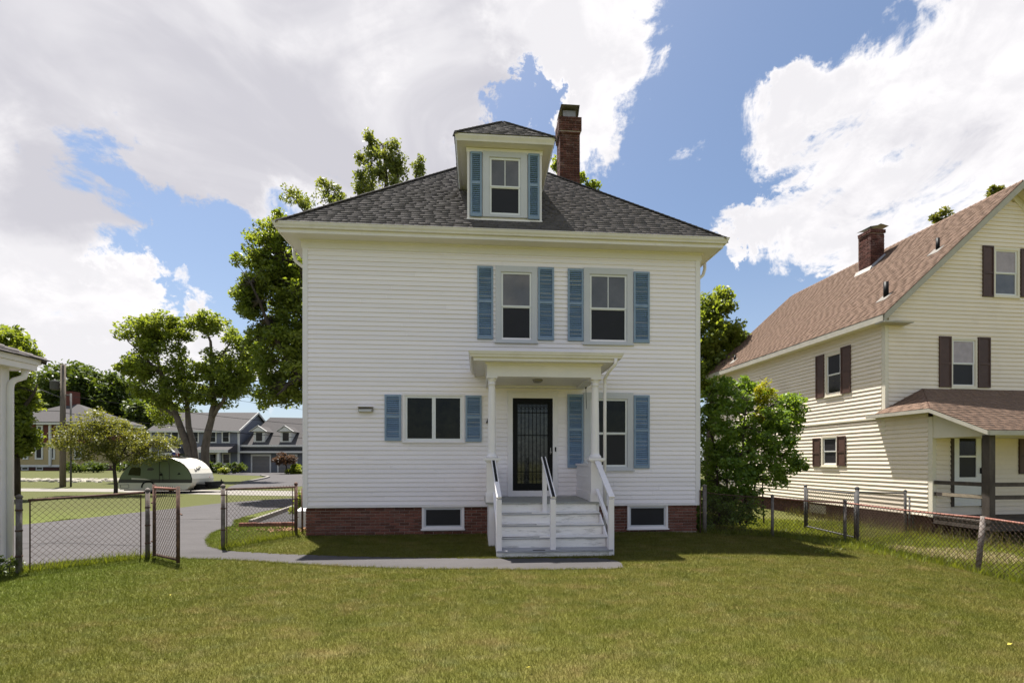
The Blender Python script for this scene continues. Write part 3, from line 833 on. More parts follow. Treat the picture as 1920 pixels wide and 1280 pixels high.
mb = MB(); mb.sweep(DX0, DX1, 0, 2.4, [(DO - .089, DZE - .008), (DO - .04, DZE - .008), (DO - .03, DZE + .03), (DO, DZE + .09), (DO, DZE + .125), (DO - .089, DZE + .125)]); H('fascia', mb, GUTT, dormer)
dx0, dx1, dy0 = DX0 - DO, DX1 + DO, -DO; dz = DZE + .13; dh = (dx1 - dx0) / 2; dxc = (dx0 + dx1) / 2
mb = MB(); d0, d1, d2, d3 = (dx0, dy0, dz), (dx1, dy0, dz), (dx1, 2.6, dz), (dx0, 2.6, dz); dp, dq = (dxc, dy0 + dh, dz + dh), (dxc, 3.4, dz + dh)
mb.quad(d0, d1, dp); mb.quad(d1, d2, (dxc, 2.6, dz + dh), dp); mb.quad(d3, d0, dp, (dxc, 2.6, dz + dh)); mb.quad(d3, d2, d1, d0)
mb.quad((dxc, 2.6, dz + dh), dq, d3); mb.quad((dxc, 2.6, dz + dh), d2, dq)
droof = H('dormer_roof', mb, ROOFD, dormer)
dSL = dh / s2
shingles('front_hip_shingles', ROOF, droof, (0, dy0 - .01, dz - .005), (1, 0, 0), (0, s2, s2), dSL, lambda s: dx0 - .01 + s * s2, lambda s: dx1 + .01 - s * s2, e=.135, seed=11)
shingles('left_hip_shingles', ROOF, droof, (dx0 - .01, 0, dz - .005), (0, -1, 0), (s2, 0, s2), dSL, lambda s: -2.5 - s * .8, lambda s: -dy0 - s * s2, e=.135, seed=12)
shingles('right_hip_shingles', ROOF, droof, (dx1 + .01, 0, dz - .005), (0, 1, 0), (-s2, 0, s2), dSL, lambda s: dy0 + s * s2, lambda s: 2.5 + s * .8, e=.135, seed=13)
mb = MB(); caps(mb, d0, dp, .08, nL=Vector((-.5, .5, -.5)).normalized(), nR=Vector((.5, -.5, 0)).normalized()); caps(mb, d1, dp, .08, nL=Vector((-.5, -.5, 0)).normalized(), nR=Vector((.5, .5, -.5)).normalized()); H('hip_cap', mb, ROOF, droof)
window(dormer, *WDm, cw=.145, kind='hung', cm=GTRIM, sm=WVINYL, gm=GLASS, lm=SCREEN, muntin=True, cwt=.12, cwb=.05, sill=False)
S = px_rect(882, 287, 903.5, 407.5); shutter(dormer, *S)
S = px_rect(990, 291, 1011, 413); shutter(dormer, *S)

# ---- chimney (its single bricks are sub-parts)
CHX, CHY = 2.82, 4.0; CHW = .31
cm_ = MB(); cm_.box(CHX - CHW + .02, CHX + CHW - .02, CHY - CHW + .02, CHY + CHW - .02, 8.6, 12.10)
chim = H('chimney', cm_, MORT)
ch_l = .142
bricks(chim, CHX - CHW, CHX + CHW, 9.0, 11.78, CHY - CHW, CBRICK, L=ch_l * 1.42, H=.06, J=.011, seed=21, D=.05)
def leftface(x, y, z): return (CHX - CHW + (y - (CHY - CHW)), CHY + (CHX - x), z)
bricks(chim, CHX - CHW + .055, CHX + CHW, 9.0, 11.78, CHY - CHW, CBRICK, L=ch_l * 1.42, H=.06, J=.011, seed=22, rotz=R(-90), fn=leftface, D=.05)
cw2 = CHW + .045
cm_ = MB(); cm_.box(CHX - cw2 + .02, CHX + cw2 - .02, CHY - cw2 + .02, CHY + cw2 - .02, 11.75, 12.18); H('corbel', cm_, MORT, chim)
for k, (ov, z0_, z1_) in enumerate(((.02, 11.712, 11.78), (.045, 11.785, 12.22))):
    c2 = CHW + ov
    bricks(chim, CHX - c2, CHX + c2, z0_, z1_, CHY - c2, CBRICK, L=ch_l * 1.42, H=.06, J=.011, seed=30 + k, D=.07)
    lf = lambda x, y, z, c2=c2: (CHX - c2 + (y - (CHY - c2)), CHY + (CHX - x), z)
    bricks(chim, CHX - c2 + .075, CHX + c2, z0_, z1_, CHY - c2, CBRICK, L=ch_l * 1.42, H=.06, J=.011, seed=40 + k, rotz=R(-90), fn=lf, D=.07)
mb = MB(); hx = .20
mb.add([(CHX - hx, CHY - hx, 12.16), (CHX + hx, CHY - hx, 12.16), (CHX + hx, CHY + hx, 12.16), (CHX - hx, CHY + hx, 12.16),
        (CHX - hx, CHY - hx, 12.50), (CHX + hx, CHY - hx, 12.50), (CHX + hx, CHY + hx, 12.50), (CHX - hx, CHY + hx, 12.50)],
       [(0, 1, 5, 4), (1, 2, 6, 5), (2, 3, 7, 6), (3, 0, 4, 7)])
H('flue', mb, METAL, chim)
mb = MB(); mb.add([(CHX - .36, CHY - .34, 12.28), (CHX - .28, CHY - .34, 12.58), (CHX + .30, CHY - .34, 12.58), (CHX + .26, CHY - .34, 12.26),
                   (CHX - .36, CHY + .34, 12.28), (CHX - .28, CHY + .34, 12.58), (CHX + .30, CHY + .34, 12.58), (CHX + .26, CHY + .34, 12.26)],
                  [(0, 1, 5, 4), (1, 2, 6, 5), (2, 3, 7, 6)]); H('flue_hood', mb, METAL, chim)

# ---- windows and shutters
window(house, *W1, cw=.12, kind='hung', cm=GTRIM, sm=WVINYL, gm=GLASS, lm=SCREEN, cwt=.13, cwb=.05, sw=.036)
window(house, *W2, cw=.135, kind='hung', cm=GTRIM, sm=WVINYL, gm=GLASS, lm=SCREEN, muntin=True, cwt=.14, cwb=.05, sw=.036)
window(house, *WD, cw=.045, kind='slider', cm=WHITE, sm=WVINYL, gm=GLASSD, proud=.03, label='wide two-pane slider window', cwt=.05, cwb=.02)
window(house, *WR, cw=.135, kind='hung', cm=GTRIM, sm=WVINYL, gm=GLASSD, lm=SCREEN, cwt=.14, cwb=.06, sw=.036)
for r in ((895, 500.5, 924.5, 636.5), (1008.5, 503, 1038, 638.5), (1064, 505.5, 1093, 640), (1187, 511, 1216.5, 643.5),
          (722, 740, 752.5, 826.5), (873, 741.5, 903, 828), (1063.5, 739.5, 1093, 876.5), (1187.5, 741, 1216.5, 877.5)):
    shutter(house, *px_rect(*r))

# ---- front door with an iron storm door
x0, x1, z0, z1 = DR
ZD = 0.84
mb = MB(); cwd = .115
mb.box(x0, x0 + cwd, -.04, .03, ZD, z1 - cwd); mb.box(x1 - cwd, x1, -.04, .03, ZD, z1 - cwd); mb.box(x0, x1, -.04, .03, z1 - cwd, z1)
mb.box(x0 - .012, x1 + .012, -.06, -.01, z1 + .001, z1 + .03)
mb.box(x0 + cwd, x1 - cwd, -.03, .03, ZD, ZD + .125)
door = H('front_door', mb, WHITE)
a, b, c, d = x0 + cwd + .002, x1 - cwd - .002, ZD + .128, z1 - cwd - .002
mb = MB(); mb.ring(a, b, c, d, .095, -.012, .016, .16, .13); H('storm_door', mb, BLACK, door)
mb = MB(); mb.box(a + .09, b - .09, .010, .014, c + .15, d - .12); H('pane', mb, DOORG, door)
mb = MB(); n = 9
for i in range(n):
    xx = a + .105 + (b - a - .21) * i / (n - 1); mb.box(xx - .006, xx + .006, -.008, .004, c + .16, d - .13)
for zz in (c + .42, c + (d - c) * .60, d - .32): mb.box(a + .095, b - .095, -.009, .005, zz - .01, zz + .01)
H('bar_grille', mb, BLACK, door)
mb = MB()
for i in range(n - 1):
    xa = a + .105 + (b - a - .21) * (i + .5) / (n - 1)
    for zc, rr in ((d - .22, .030), (d - .165, .022), (c + .26, .032), (c + .345, .026)):
        pts = [(xa + rr * math.cos(t * math.pi / 5), -.006, zc + rr * math.sin(t * math.pi / 5)) for t in range(11)]
        mb.tube(pts, .004, 4, cap=False)
H('scroll_work', mb, BLACK, door)
mb = MB(); mb.lathe(b - .045, -.035, [(.0, c + .84), (.02, c + .845), (.024, c + .86), (.02, c + .875), (.0, c + .88)], 10); mb.box(b - .055, b - .035, -.02, -.012, c + .82, c + .96); H('handle', mb, METAL, door)
mb = MB(); zb = onY(1037, 842, -.04).z; xb = x1 - .055; mb.box(xb - .014, xb + .014, -.055, -.041, zb - .05, zb + .05); H('doorbell', mb, BLACK, door)

# ---- foundation of single bricks
fm = MB(); fm.box(XL + .06, XR - .06, .055, YB - .1, -.3, ZS - .036); found = H('foundation', fm, MORT)
bricks(found, XL + .045, XR - .045, 0.012, ZS - .04, .038, BRICK, holes=[(BW1[0], BW1[1], BW1[2], 9), (BW2[0], BW2[1], BW2[2], 9), (.22, 2.36, 0, 9)], seed=51, D=.05)
for Bw in (BW1, BW2):
    window(house, Bw[0], Bw[1], Bw[2], ZS - .037, cw=.045, kind='single', cm=WHITE, sm=GTRIM, gm=SCREEN, sill=True, y=.034, proud=.034, cwb=.03, cwt=.02, sw=.03)

# ---- downspouts
def spout(pts, name='downspout', parent=house):
    mb = MB(); mb.tube(pts, .038, 8); H(name, mb, WHITE, parent, True)
spout([(XL - .40, .55, 6.50), (XL - .40, .55, 6.30), (XL - .36, .56, 6.18), (XL - .20, .58, 6.06), (XL - .07, .6, 5.98), (XL - .06, .6, 5.6), (XL - .06, .6, .3)])
spout([(XR + .40, .55, 6.50), (XR + .40, .55, 6.30), (XR + .36, .56, 6.16), (XR + .20, .58, 6.02), (XR + .07, .6, 5.94), (XR + .06, .6, 5.5), (XR + .06, .6, .3)])
# little bay roof on the left side wall
mb = MB(); mb.sweep(XL - .1, XL + .2, 3.0, 5.2, [(.0, 5.28), (.30, 5.28), (.36, 5.36), (.36, 5.42), (.0, 5.62)]); mb.box(XL - .1, XL + .1, 3.0, 5.2, 5.25, 5.62); H('bay_roof', mb, WHITE)
mb = MB(); mb.box(XL - .35, XL + .0, 3.05, 5.15, .6, 5.28); H('bay_wall', mb, CLAP)

# ---- wall lamp left of the slider window, small black lamp by the column
p = onY(686.5, 768); mb = MB()
mb.add([(p.x - .16, -.014, p.z - .04), (p.x + .16, -.014, p.z - .04), (p.x + .16, -.014, p.z + .055), (p.x - .16, -.014, p.z + .055),
        (p.x - .145, -.10, p.z - .055), (p.x + .145, -.10, p.z - .055), (p.x + .145, -.10, p.z + .01), (p.x - .145, -.10, p.z + .01)],
       [(4, 5, 6, 7), (3, 7, 6, 2), (0, 1, 5, 4), (0, 4, 7, 3), (1, 2, 6, 5)]); H('wall_lamp', mb, METAL)
wl = bpy.data.objects['wall_lamp']
mb = MB(); mb.box(p.x - .13, p.x + .13, -.1035, -.1005, p.z - .045, p.z - .005); H('lamp_lens', mb, GTRIM, wl)
mb = MB(); mb.box(p.x - .17, p.x + .17, -.11, -.014, p.z + .0555, p.z + .064); H('lamp_shade', mb, WHITE, wl)
p = onY(913.5, 789); mb = MB(); mb.add([(p.x - .03, -.02, p.z - .05), (p.x + .04, -.02, p.z - .05), (p.x + .04, -.09, p.z - .05), (p.x - .03, -.09, p.z - .05), (p.x + .02, -.03, p.z + .08)], [(0, 1, 2, 3), (0, 4, 1), (1, 4, 2), (2, 4, 3), (3, 4, 0)]); H('hook', mb, BLACK)

# ---- porch
PX0, PX1, PY = .17, 2.385, -1.46
CXL, CXR, CY = .262, 2.292, -1.36
pbase = MB(); pbase.box(PX0 + .03, PX1 - .03, PY + .03, .03, -.05, .795); porch = H('porch', pbase, WHITE)
for k in range(8):
    y0 = PY - .035 + k * .184
    mb = MB(); mb.box(PX0 - .03, PX1 + .03, y0, y0 + .178, .805, .84 + random.uniform(-.002, .002)); H('floor_board', mb, DECK, porch)
for k, xx in enumerate((CXL, CXR)):
    mb = MB(); w = .105
    mb.box(xx - w, xx + w, CY - w, CY + w, .84, 1.62)
    ped = H('pedestal', mb, WHITE, porch)
    mb = MB(); mb.box(xx - w - .016, xx + w + .016, CY - w - .016, CY + w + .016, .842, 1.0); mb.box(xx - w - .008, xx + w + .008, CY - w - .008, CY + w + .008, 1.001, 1.022); H('plinth', mb, WHITE, ped)
    mb = MB(); mb.box(xx - .155, xx + .155, CY - .155, CY + .155, 1.645, 1.69); mb.box(xx - .13, xx + .13, CY - .13, CY + .13, 1.62, 1.6445); H('cap', mb, WHITE, ped)
    mb = MB(); mb.lathe(xx, CY, [(.118, 1.691), (.118, 1.72), (.108, 1.735), (.095, 1.75), (.084, 1.765), (.081, 1.80), (.079, 2.2), (.073, 2.7), (.066, 3.05), (.066, 3.10), (.074, 3.105), (.074, 3.125), (.066, 3.13), (.068, 3.16), (.085, 3.19), (.092, 3.20), (.092, 3.215)], 20)
    col = H('column', mb, WHITE, porch, True)
    mb = MB(); mb.box(xx - .105, xx + .105, CY - .105, CY + .105, 3.216, 3.249); H('abacus', mb, WHITE, col)
# half wall at the right side
mb = MB(); mb.box(PX1 - .17, PX1 - .05, CY + .11, -.017, .843, 1.53)
hw = H('half_wall', mb, WHITE, porch)
mb = MB(); mb.box(PX1 - .20, PX1 - .02, CY + .125, -.018, 1.531, 1.575); H('cap', mb, WHITE, hw)
mb = MB(); mb.box(PX1 - .185, PX1 - .171, CY + .13, -.018, .845, 1.01); mb.box(PX1 - .183, PX1 - .171, CY + .13, -.018, 1.30, 1.33); H('baseboard', mb, WHITE, hw)
mb = MB(); mb.box(PX0 + .05, PX0 + .17, CY + .11, -.017, .843, 1.53); H('half_wall', mb, WHITE, porch)
# beam, soffit, fascia, gutter, roof
BZ0 = 3.25
mb = MB(); mb.sweep(PX0, PX1, PY, .0, [(-.20, BZ0), (-.0, BZ0), (-.0, 3.505), (-.20, 3.505)]); mb.sweep(PX0, PX1, PY, 0, [(.0005, 3.46), (.035, 3.485), (.04, 3.505), (.0005, 3.505)]); H('beam', mb, WHITE, porch)
mb = MB(); mb.box(PX0 + .19, PX1 - .19, PY + .19, .02, 3.285, 3.30); ceil = H('ceiling', mb, TRIM, porch)
mb = MB(); mb.sweep(PX0, PX1, PY, .0, [(.0, 3.506), (.235, 3.506), (.235, 3.52), (.0, 3.52)]); H('soffit', mb, WHITE, porch)
mb = MB(); mb.sweep(PX0, PX1, PY, .0, [(.236, 3.495), (.258, 3.495), (.258, 3.62), (.236, 3.62)]); H('fascia', mb, WHITE, porch)
mb = MB(); mb.sweep(PX0, PX1, PY, .0, gprof(.26, 3.555, .9)); H('gutter', mb, GUTT, porch)
mb = MB(); e_ = .30; q0, q1, q2, q3 = (PX0 - e_, PY - e_, 3.645), (PX1 + e_, PY - e_, 3.645), (PX1 + e_, .01, 3.645), (PX0 - e_, .01, 3.645)
r0, r1 = (PX0 + .8, .01, 3.86), (PX1 - .8, .01, 3.86)
mb.quad(q0, q1, r1, r0); mb.quad(q1, q2, r1); mb.quad(q3, q0, r0); mb.quad(q0, q3, q2, q1); mb.quad(q2, q3, r0, r1)
mb.sweep(PX0, PX1, PY, .0, [(.25, 3.646), (.31, 3.646), (.31, 3.664), (.25, 3.668)]); H('porch_roof', mb, ROOF, porch)
p = onY(1008, 709, -.95)
mb = MB(); mb.lathe(p.x, -.95, [(.0, 3.225), (.07, 3.23), (.10, 3.25), (.11, 3.284)], 16); H('ceiling_light', mb, METAL, porch, True)
# downspout of the porch, in front of the wall right of the column
dxs = onY(1134, 800, -1.30).x
mb = MB(); mb.tube([(PX1 + .20, PY - .30, 3.56), (PX1 + .20, PY - .28, 3.46), (PX1 + .12, PY - .15, 3.36), (dxs, -1.30, 3.26), (dxs, -1.30, 3.1), (dxs, -1.30, .25)], .032, 8); H('downspout', mb, WHITE, porch, True)
p0 = onY(1098.5, 727, -.3)
mb = MB(); mb.tube([(p0.x, -.3, p0.z + .25), (p0.x, -.3, p0.z), (p0.x + .012, -.3, p0.z - .46)], .006, 6); mb.lathe(p0.x, -.3, [(.0, p0.z - .02), (.018, p0.z - .01), (.018, p0.z + .02), (0, p0.z + .03)], 8); H('hanging_hook', mb, BLACK, porch)

# ---- steps
SX0, SX1 = .33, 2.30
TZ = [.6575, .475, .2925, .11]; NY = [-1.72, -1.97, -2.22, -2.48]
stm = MB()
stm.prismX([(-1.47, -.05), (-1.47, .62), (-1.70, .62), (-1.70, .44), (-1.95, .44), (-1.95, .255), (-2.2, .255), (-2.2, .075), (-2.45, .075), (-2.45, -.05)], SX0 + .04, SX1 - .04)
steps = H('steps', stm, STAIR)
for i, (tz, ny) in enumerate(zip(TZ, NY)):
    yb = [-1.475, -1.70, -1.95, -2.20][i]
    mb = MB(); mb.box(SX0 - (0.0 if i < 3 else .02), SX1 + (0 if i < 3 else .02), ny, yb, tz - .030, tz); tr = H('tread', mb, TREADM if i == 3 else STAIR, steps)
    mb = MB(); mb.box(SX0, SX1, ny - .003, ny - .0005, tz - .028, tz - .010); H('nosing_shade', mb, TREADM, tr)  # dark strip on the tread front, painting in the shadow below its lip
    gx0, gx1 = [(.37, 1.00), (.42, 1.06), (.42, 1.08), (.93, 1.14)][i]
    mb = MB(); mb.box(gx0, gx1, ny + .015, ny + .06, tz + .0005, tz + .004); H('grip_strip', mb, GRIP, tr)
    zl = tz - .031; zb_ = TZ[i + 1] if i < 3 else -.02
    mb = MB(); mb.box(SX0 + .02, SX1 - .02, ny + .034, ny + .052, zb_ + .001, zl); H('riser', mb, STAIR, steps)
mb = MB(); mb.box(SX0 + .02, SX1 - .02, PY - .012, PY + .028, TZ[0] + .001, .804); H('riser', mb, STAIR, steps)
# stringer boards at both sides
for xx in (SX0 - .012, SX1 - .018):
    mb = MB(); mb.prismX([(-1.47, .0), (-1.47, .64), (-1.70, .64), (-2.44, .10), (-2.44, .0)], xx, xx + .03); H('stringer', mb, WHITE, steps)
# rails
def rail(p, q, w=.085, h=.04, m=WHITE, grip=None):
    mb = MB(); mb.beam(p, q, w, h); r_ = H('handrail', mb, m, steps)
    if grip:
        P, Q = Vector(p), Vector(q); d = Q - P; up = d.cross(Vector((1, 0, 0))).normalized()
        if up.z < 0: up = -up
        a = P + d * grip[0] + up * (h / 2 + .002); b = P + d * grip[1] + up * (h / 2 + .002)
        mb = MB(); mb.beam(a, b, w * .55, .003, up=tuple(up)); H('grip_strip', mb, GRIP, r_)
rail((.285, CY - .10, 1.655), (.352, -2.44, 1.005), grip=(.0, .62))
rail((1.262, -1.40, 1.700), (1.292, -2.42, 1.005), w=.09, grip=(.0, 1.0))
rail((2.300, CY - .10, 1.64), (2.305, -2.44, 1.000), w=.10)
rail((2.300, CY - .12, 1.06), (2.300, -2.38, .48), w=.055, h=.075)
rail((.300, CY - .12, 1.00), (.335, -2.40, .42), w=.05, h=.075)
def post(x, y, z0, z1, w=.09):
    mb = MB(); mb.box(x - w / 2, x + w / 2, y - w / 2, y + w / 2, z0, z1); H('rail_post', mb, WHITE, steps)
post(.352, -2.41, -.02, .975); post(2.298, -2.41, -.02, .975); post(1.286, -2.38, TZ[3] + .001, .975); post(1.262, -1.56, TZ[0] + .001, 1.56, .08)

# ---- bulkhead beside the house
mb = MB(); mb.prismX([(1.2, -.05), (1.2, .42), (3.0, .72), (3.0, -.05)], XL - .62, XL - .03); bh = H('bulkhead', mb, GTRIM)

# ================================================================== CREAM HOUSE (neighbour on the right)
NRZ = R(2.11); NLAT, ND = 11.29, 13.77
NO = CAMP + AX_R * NLAT + AX_F * ND; NO = Vector((NO.x, NO.y, -.40))
nb = thing('cream_house', 'cream sided gable house with brown roof and brown shutters behind the right-hand fence', 'house', NO, NRZ)
NM = Matrix.Translation(NO) @ Matrix.Rotation(NRZ, 4, 'Z'); NI = NM.inverted(); NI3 = NI.to_3x3()
def nray(px, py): return NI @ CAMP, NI3 @ rdir(px, py)
def nv(px, py, v=0.0):
    o, d = nray(px, py); return o + d * ((v - o.y) / d.y)
def nu(px, py, u=0.0):
    o, d = nray(px, py); return o + d * ((u - o.x) / d.x)
def nrect_v(a, b, c, d, v=0.0): 
    yc = (b + d) / 2; xm = (a + c) / 2
    return nv(a, yc, v).x, nv(c, yc, v).x, nv(xm, d, v).z, nv(xm, b, v).z
def nrect_u(a, b, c, d, u=0.0):
    yc = (b + d) / 2; xm = (a + c) / 2
    return nu(c, yc, u).y, nu(a, yc, u).y, nu(xm, d, u).z, nu(xm, b, u).z
def Nn(name, mb, m, parent=nb, smooth=False): return mb.build(name, m, parent, smooth=smooth)
UC = nv(1918, 340, -.3).x; NZR = nv(1918, 339, -.3).z; NZE = nu(1655, 589, -.34).z
NW = 2 * UC; NLEN = 9.3; OV = .34; RAKE = .30
VB = nu(1748, 900).y                          # front of the enclosed porch room
ZSB = nu(1749, 969).z                         # bottom of the siding
slope = (NZR - NZE) / (UC + OV)
def roofz(u): return NZE + slope * (min(u, NW - u) + OV)
ZSOF = NZE - .17
# body
mb = MB(); zt = roofz(0) - .12
mb.prismY([(.03, ZSB), (NW - .03, ZSB), (NW - .03, zt), (UC, roofz(UC) - .22), (.03, zt)], .03, NLEN); nwall = Nn('wall', mb, CREAM)
mb = MB(); mb.box(.03, NW, VB + .03, .029, ZSB, 3.1); nroom = Nn('porch_wall', mb, CREAM)
mb = MB(); mb.box(.08, NW - .08, .06, NLEN - .05, -.3, ZSB - .002); mb.box(.08, 1.0, VB + .08, .055, -.3, ZSB - .002); Nn('foundation', mb, FOUND)
GW = nrect_v(1861, 466, 1909, 558); MWn = nrect_v(1781, 634, 1830, 728)
SUw = nrect_u(1548, 660, 1580, 742); SLw = nrect_u(1541, 817, 1572, 874)
sh_h = lambda r: (r[0] + .03, r[1] - .03, r[2] + .02, r[3] - .02)
E2 = .128
bp = MB(); bp.box(.11, NW - .11, .024, .028, 3.2, 3.25); gfront = Nn('gable_wall', bp, CREAM)
def gx0(z): return max(.105, (z + .16 - NZE) / slope - OV)
def gx1(z): return NW - gx0(z)
boards(gfront, gx0, gx1, ZSB + .02, roofz(UC) - .5, E2, 'siding_board', CREAM, [sh_h(GW), sh_h(MWn), (0, NW, 0, 3.0)], lap=.026, seed=61, joints=.4)
swap = lambda x, y, z: (y, x, z)
bs = MB(); bs.box(.024, .028, .1, NLEN - .1, 2.9, 2.95); gside = Nn('side_wall', bs, CREAM)
ZBELT = nu(1628, 786).z
boards(gside, lambda z: .105, lambda z: NLEN - .1, ZBELT + .02, ZSOF, E2, 'siding_board', CREAM, [sh_h(SUw)], T=swap, flip=True, lap=.031, seed=62, joints=.4)
boards(gside, lambda z: VB + .105, lambda z: NLEN - .1, ZSB + .02, ZBELT - .09, E2, 'siding_board', CREAM, [sh_h(SLw)], T=swap, flip=True, lap=.031, seed=63, joints=.4)
mb = MB(); mb.box(-.045, .02, .02, NLEN, ZBELT - .02, ZBELT + .03); Nn('belt_board', mb, CREAMT)
mb = MB(); mb.box(-.02, .10, -.02, .10, 2.9, ZSOF); Nn('corner_board', mb, CREAMT)
mb = MB(); mb.box(-.02, .10, VB - .02, VB + .10, ZSB, ZBELT - .1); Nn('corner_board', mb, CREAMT)
mb = MB(); mb.box(-.02, .02, NLEN - .1, NLEN + .02, ZSB, ZSOF); Nn('corner_board', mb, CREAMT)
# porch front wall boards
DRn = nrect_v(1781, 812, 1843, 949, VB); PSW = nrect_v(1905, 815, 1990, 890, VB)
boards(nroom, lambda z: .105, lambda z: NW - .1, ZSB + .02, 2.95, E2, 'siding_board', CREAM, [(DRn[0], DRn[1], 0, DRn[3])], lap=.026, seed=64, joints=.4, y=VB)
# roof
mb = MB(); t = .10
for sgn in (0, 1):
    u0 = -OV if not sgn else NW + OV
    z0 = NZE
    mb.add([(u0, -RAKE, z0), (u0, NLEN + RAKE, z0), (UC, NLEN + RAKE, NZR), (UC, -RAKE, NZR), (u0, -RAKE, z0 - t), (u0, NLEN + RAKE, z0 - t), (UC, NLEN + RAKE, NZR - t), (UC, -RAKE, NZR - t)],
           [(0, 1, 2, 3), (7, 6, 5, 4), (0, 3, 7, 4), (1, 5, 6, 2), (0, 4, 5, 1)])
nroof = Nn('roof', mb, BROOFD)
NSL = math.hypot(UC + OV, NZR - NZE); cu, cz = (UC + OV) / NSL, (NZR - NZE) / NSL
shingles('left_slope_shingles', BROOF, nroof, (-OV - .02, 0, NZE - .01), (0, -1, 0), (cu, 0, cz), NSL, lambda s: -NLEN - RAKE - .02, lambda s: RAKE + .02, e=.14, tw=(.22, .36), thick=(.007, .012), seed=71)
shingles('right_slope_shingles', BROOF, nroof, (NW + OV + .02, 0, NZE - .01), (0, 1, 0), (-cu, 0, cz), NSL, lambda s: -RAKE - .02, lambda s: NLEN + RAKE + .02, e=.18, tw=(.6, .9), thick=(.007, .012), seed=72)
mb = MB(); caps(mb, (UC, -RAKE, NZR), (UC, NLEN + RAKE, NZR), .12, nL=Vector((-.7, 0, -.6)), nR=Vector((.7, 0, -.6))); Nn('ridge_cap', mb, BROOF, nroof)
# rake boards, soffits, eave fascia
for sgn in (0, 1):
    f = lambda u: (u if not sgn else NW - u)
    mb = MB()
    vs = []
    for yy in (-RAKE - .012, -RAKE + .02):
        vs += [(f(-OV), yy, NZE - t - .12), (f(-OV), yy, NZE - .012), (f(UC), yy, NZR - .012), (f(UC), yy, NZR - t - .14)]
    mb.add(vs, [(0, 1, 2, 3), (7, 6, 5, 4), (0, 4, 5, 1), (3, 2, 6, 7), (0, 3, 7, 4)]); Nn('rake_board', mb, GREYF, nroof)
    mb = MB(); mb.quad((f(-OV), -RAKE + .021, NZE - t - .02), (f(UC), -RAKE + .021, NZR - t - .02), (f(UC), .02, NZR - t - .02), (f(-OV), .02, NZE - t - .02)); Nn('rake_soffit', mb, CREAMT, nroof)
    mb = MB(); vs = []
    for yy in (-.035, .02):
        vs += [(f(.0), yy, roofz(0) - t - .26), (f(.0), yy, roofz(0) - t - .025), (f(UC), yy, NZR - t - .025), (f(UC), yy, NZR - t - .28)]
    mb.add(vs, [(0, 1, 2, 3), (7, 6, 5, 4), (0, 4, 5, 1), (3, 2, 6, 7), (0, 3, 7, 4)]); Nn('rake_frieze', mb, CREAMT, nroof)
    xs = (-OV - .02, -OV + .005) if not sgn else (NW + OV - .005, NW + OV + .02)
    mb = MB(); mb.box(xs[0], xs[1], -RAKE + .021, NLEN + RAKE, NZE - .20, NZE - .014); Nn('eave_fascia', mb, GREYF, nroof)
    xs = (-OV + .006, .02) if not sgn else (NW - .02, NW + OV - .006)
    mb = MB(); mb.box(xs[0], xs[1], -RAKE + .021, NLEN + RAKE, NZE - .19, NZE - .175); Nn('eave_soffit', mb, CREAMT, nroof)
# eave return on the gable front
mb = MB(); mb.box(-OV - .01, .62, -RAKE - .02, .0, NZE - .24, NZE - .205); mb.add([(-OV - .01, -RAKE - .02, NZE - .204), (.62, -RAKE - .02, NZE - .204), (.55, .0, NZE - .10), (-OV, 0, NZE - .10)], [(0, 1, 2, 3)]); Nn('eave_return', mb, GREYF, nroof)
# chimney of single bricks on the left slope
def roofhit(px, py):
    o, d = nray(px, py); # plane z = NZE + slope*(u+OV)
    k = (NZE + slope * (o.x + OV) - o.z) / (d.z - slope * d.x); return o + d * k
cb = roofhit(1631, 502); cu0, cv0 = cb.x + .15, cb.y + .12
ctop = nv(1630, 428, cv0 - .3).z
cwx, cwy = .30, .30
mb = MB(); mb.box(cu0 - cwx + .02, cu0 + cwx - .02, cv0 - cwy + .02, cv0 + cwy - .02, cb.z - .6, ctop - .03); nch = Nn('chimney', mb, MORT)
z0c = cb.z - .35
bricks(nch, cu0 - cwx, cu0 + cwx, z0c, ctop - .16, cv0 - cwy, CBRICK, L=.19, H=.06, J=.011, seed=81, D=.05)
bricks(nch, cu0 - cwx + .055, cu0 + cwx, z0c, ctop - .16, cv0 - cwy, CBRICK, L=.19, H=.06, J=.011, seed=82, rotz=R(-90), fn=lambda x, y, z: (cu0 - cwx + (y - (cv0 - cwy)), cv0 + (cu0 - x), z), D=.05)
cx2 = cwx + .03
bricks(nch, cu0 - cx2, cu0 + cx2, ctop - .15, ctop, cv0 - cx2, CBRICK, L=.19, H=.06, J=.011, seed=83, D=.07)
bricks(nch, cu0 - cx2 + .075, cu0 + cx2, ctop - .15, ctop, cv0 - cx2, CBRICK, L=.19, H=.06, J=.011, seed=84, rotz=R(-90), fn=lambda x, y, z: (cu0 - cx2 + (y - (cv0 - cx2)), cv0 + (cu0 - x), z), D=.07)
mb = MB(); mb.box(cu0 - .3, cu0 + .3, cv0 - .3, cv0 + .3, ctop - .04, ctop - .012); mb.quad((cu0 - .34, cv0 - .34, ctop + .06), (cu0 + .30, cv0 - .3, ctop + .20), (cu0 + .30, cv0 + .3, ctop + .22), (cu0 - .34, cv0 + .3, ctop + .10))
mb.quad((cu0 + .1, cv0 - .34, ctop + .19), (cu0 + .5, cv0 - .3, ctop + .14), (cu0 + .5, cv0 + .3, ctop + .16), (cu0 + .1, cv0 + .3, ctop + .21)); mb.box(cu0 - .02, cu0 + .02, cv0 - .02, cv0 + .02, ctop - .02, ctop + .17); Nn('chimney_cap', mb, METAL, nch)
mb = MB()
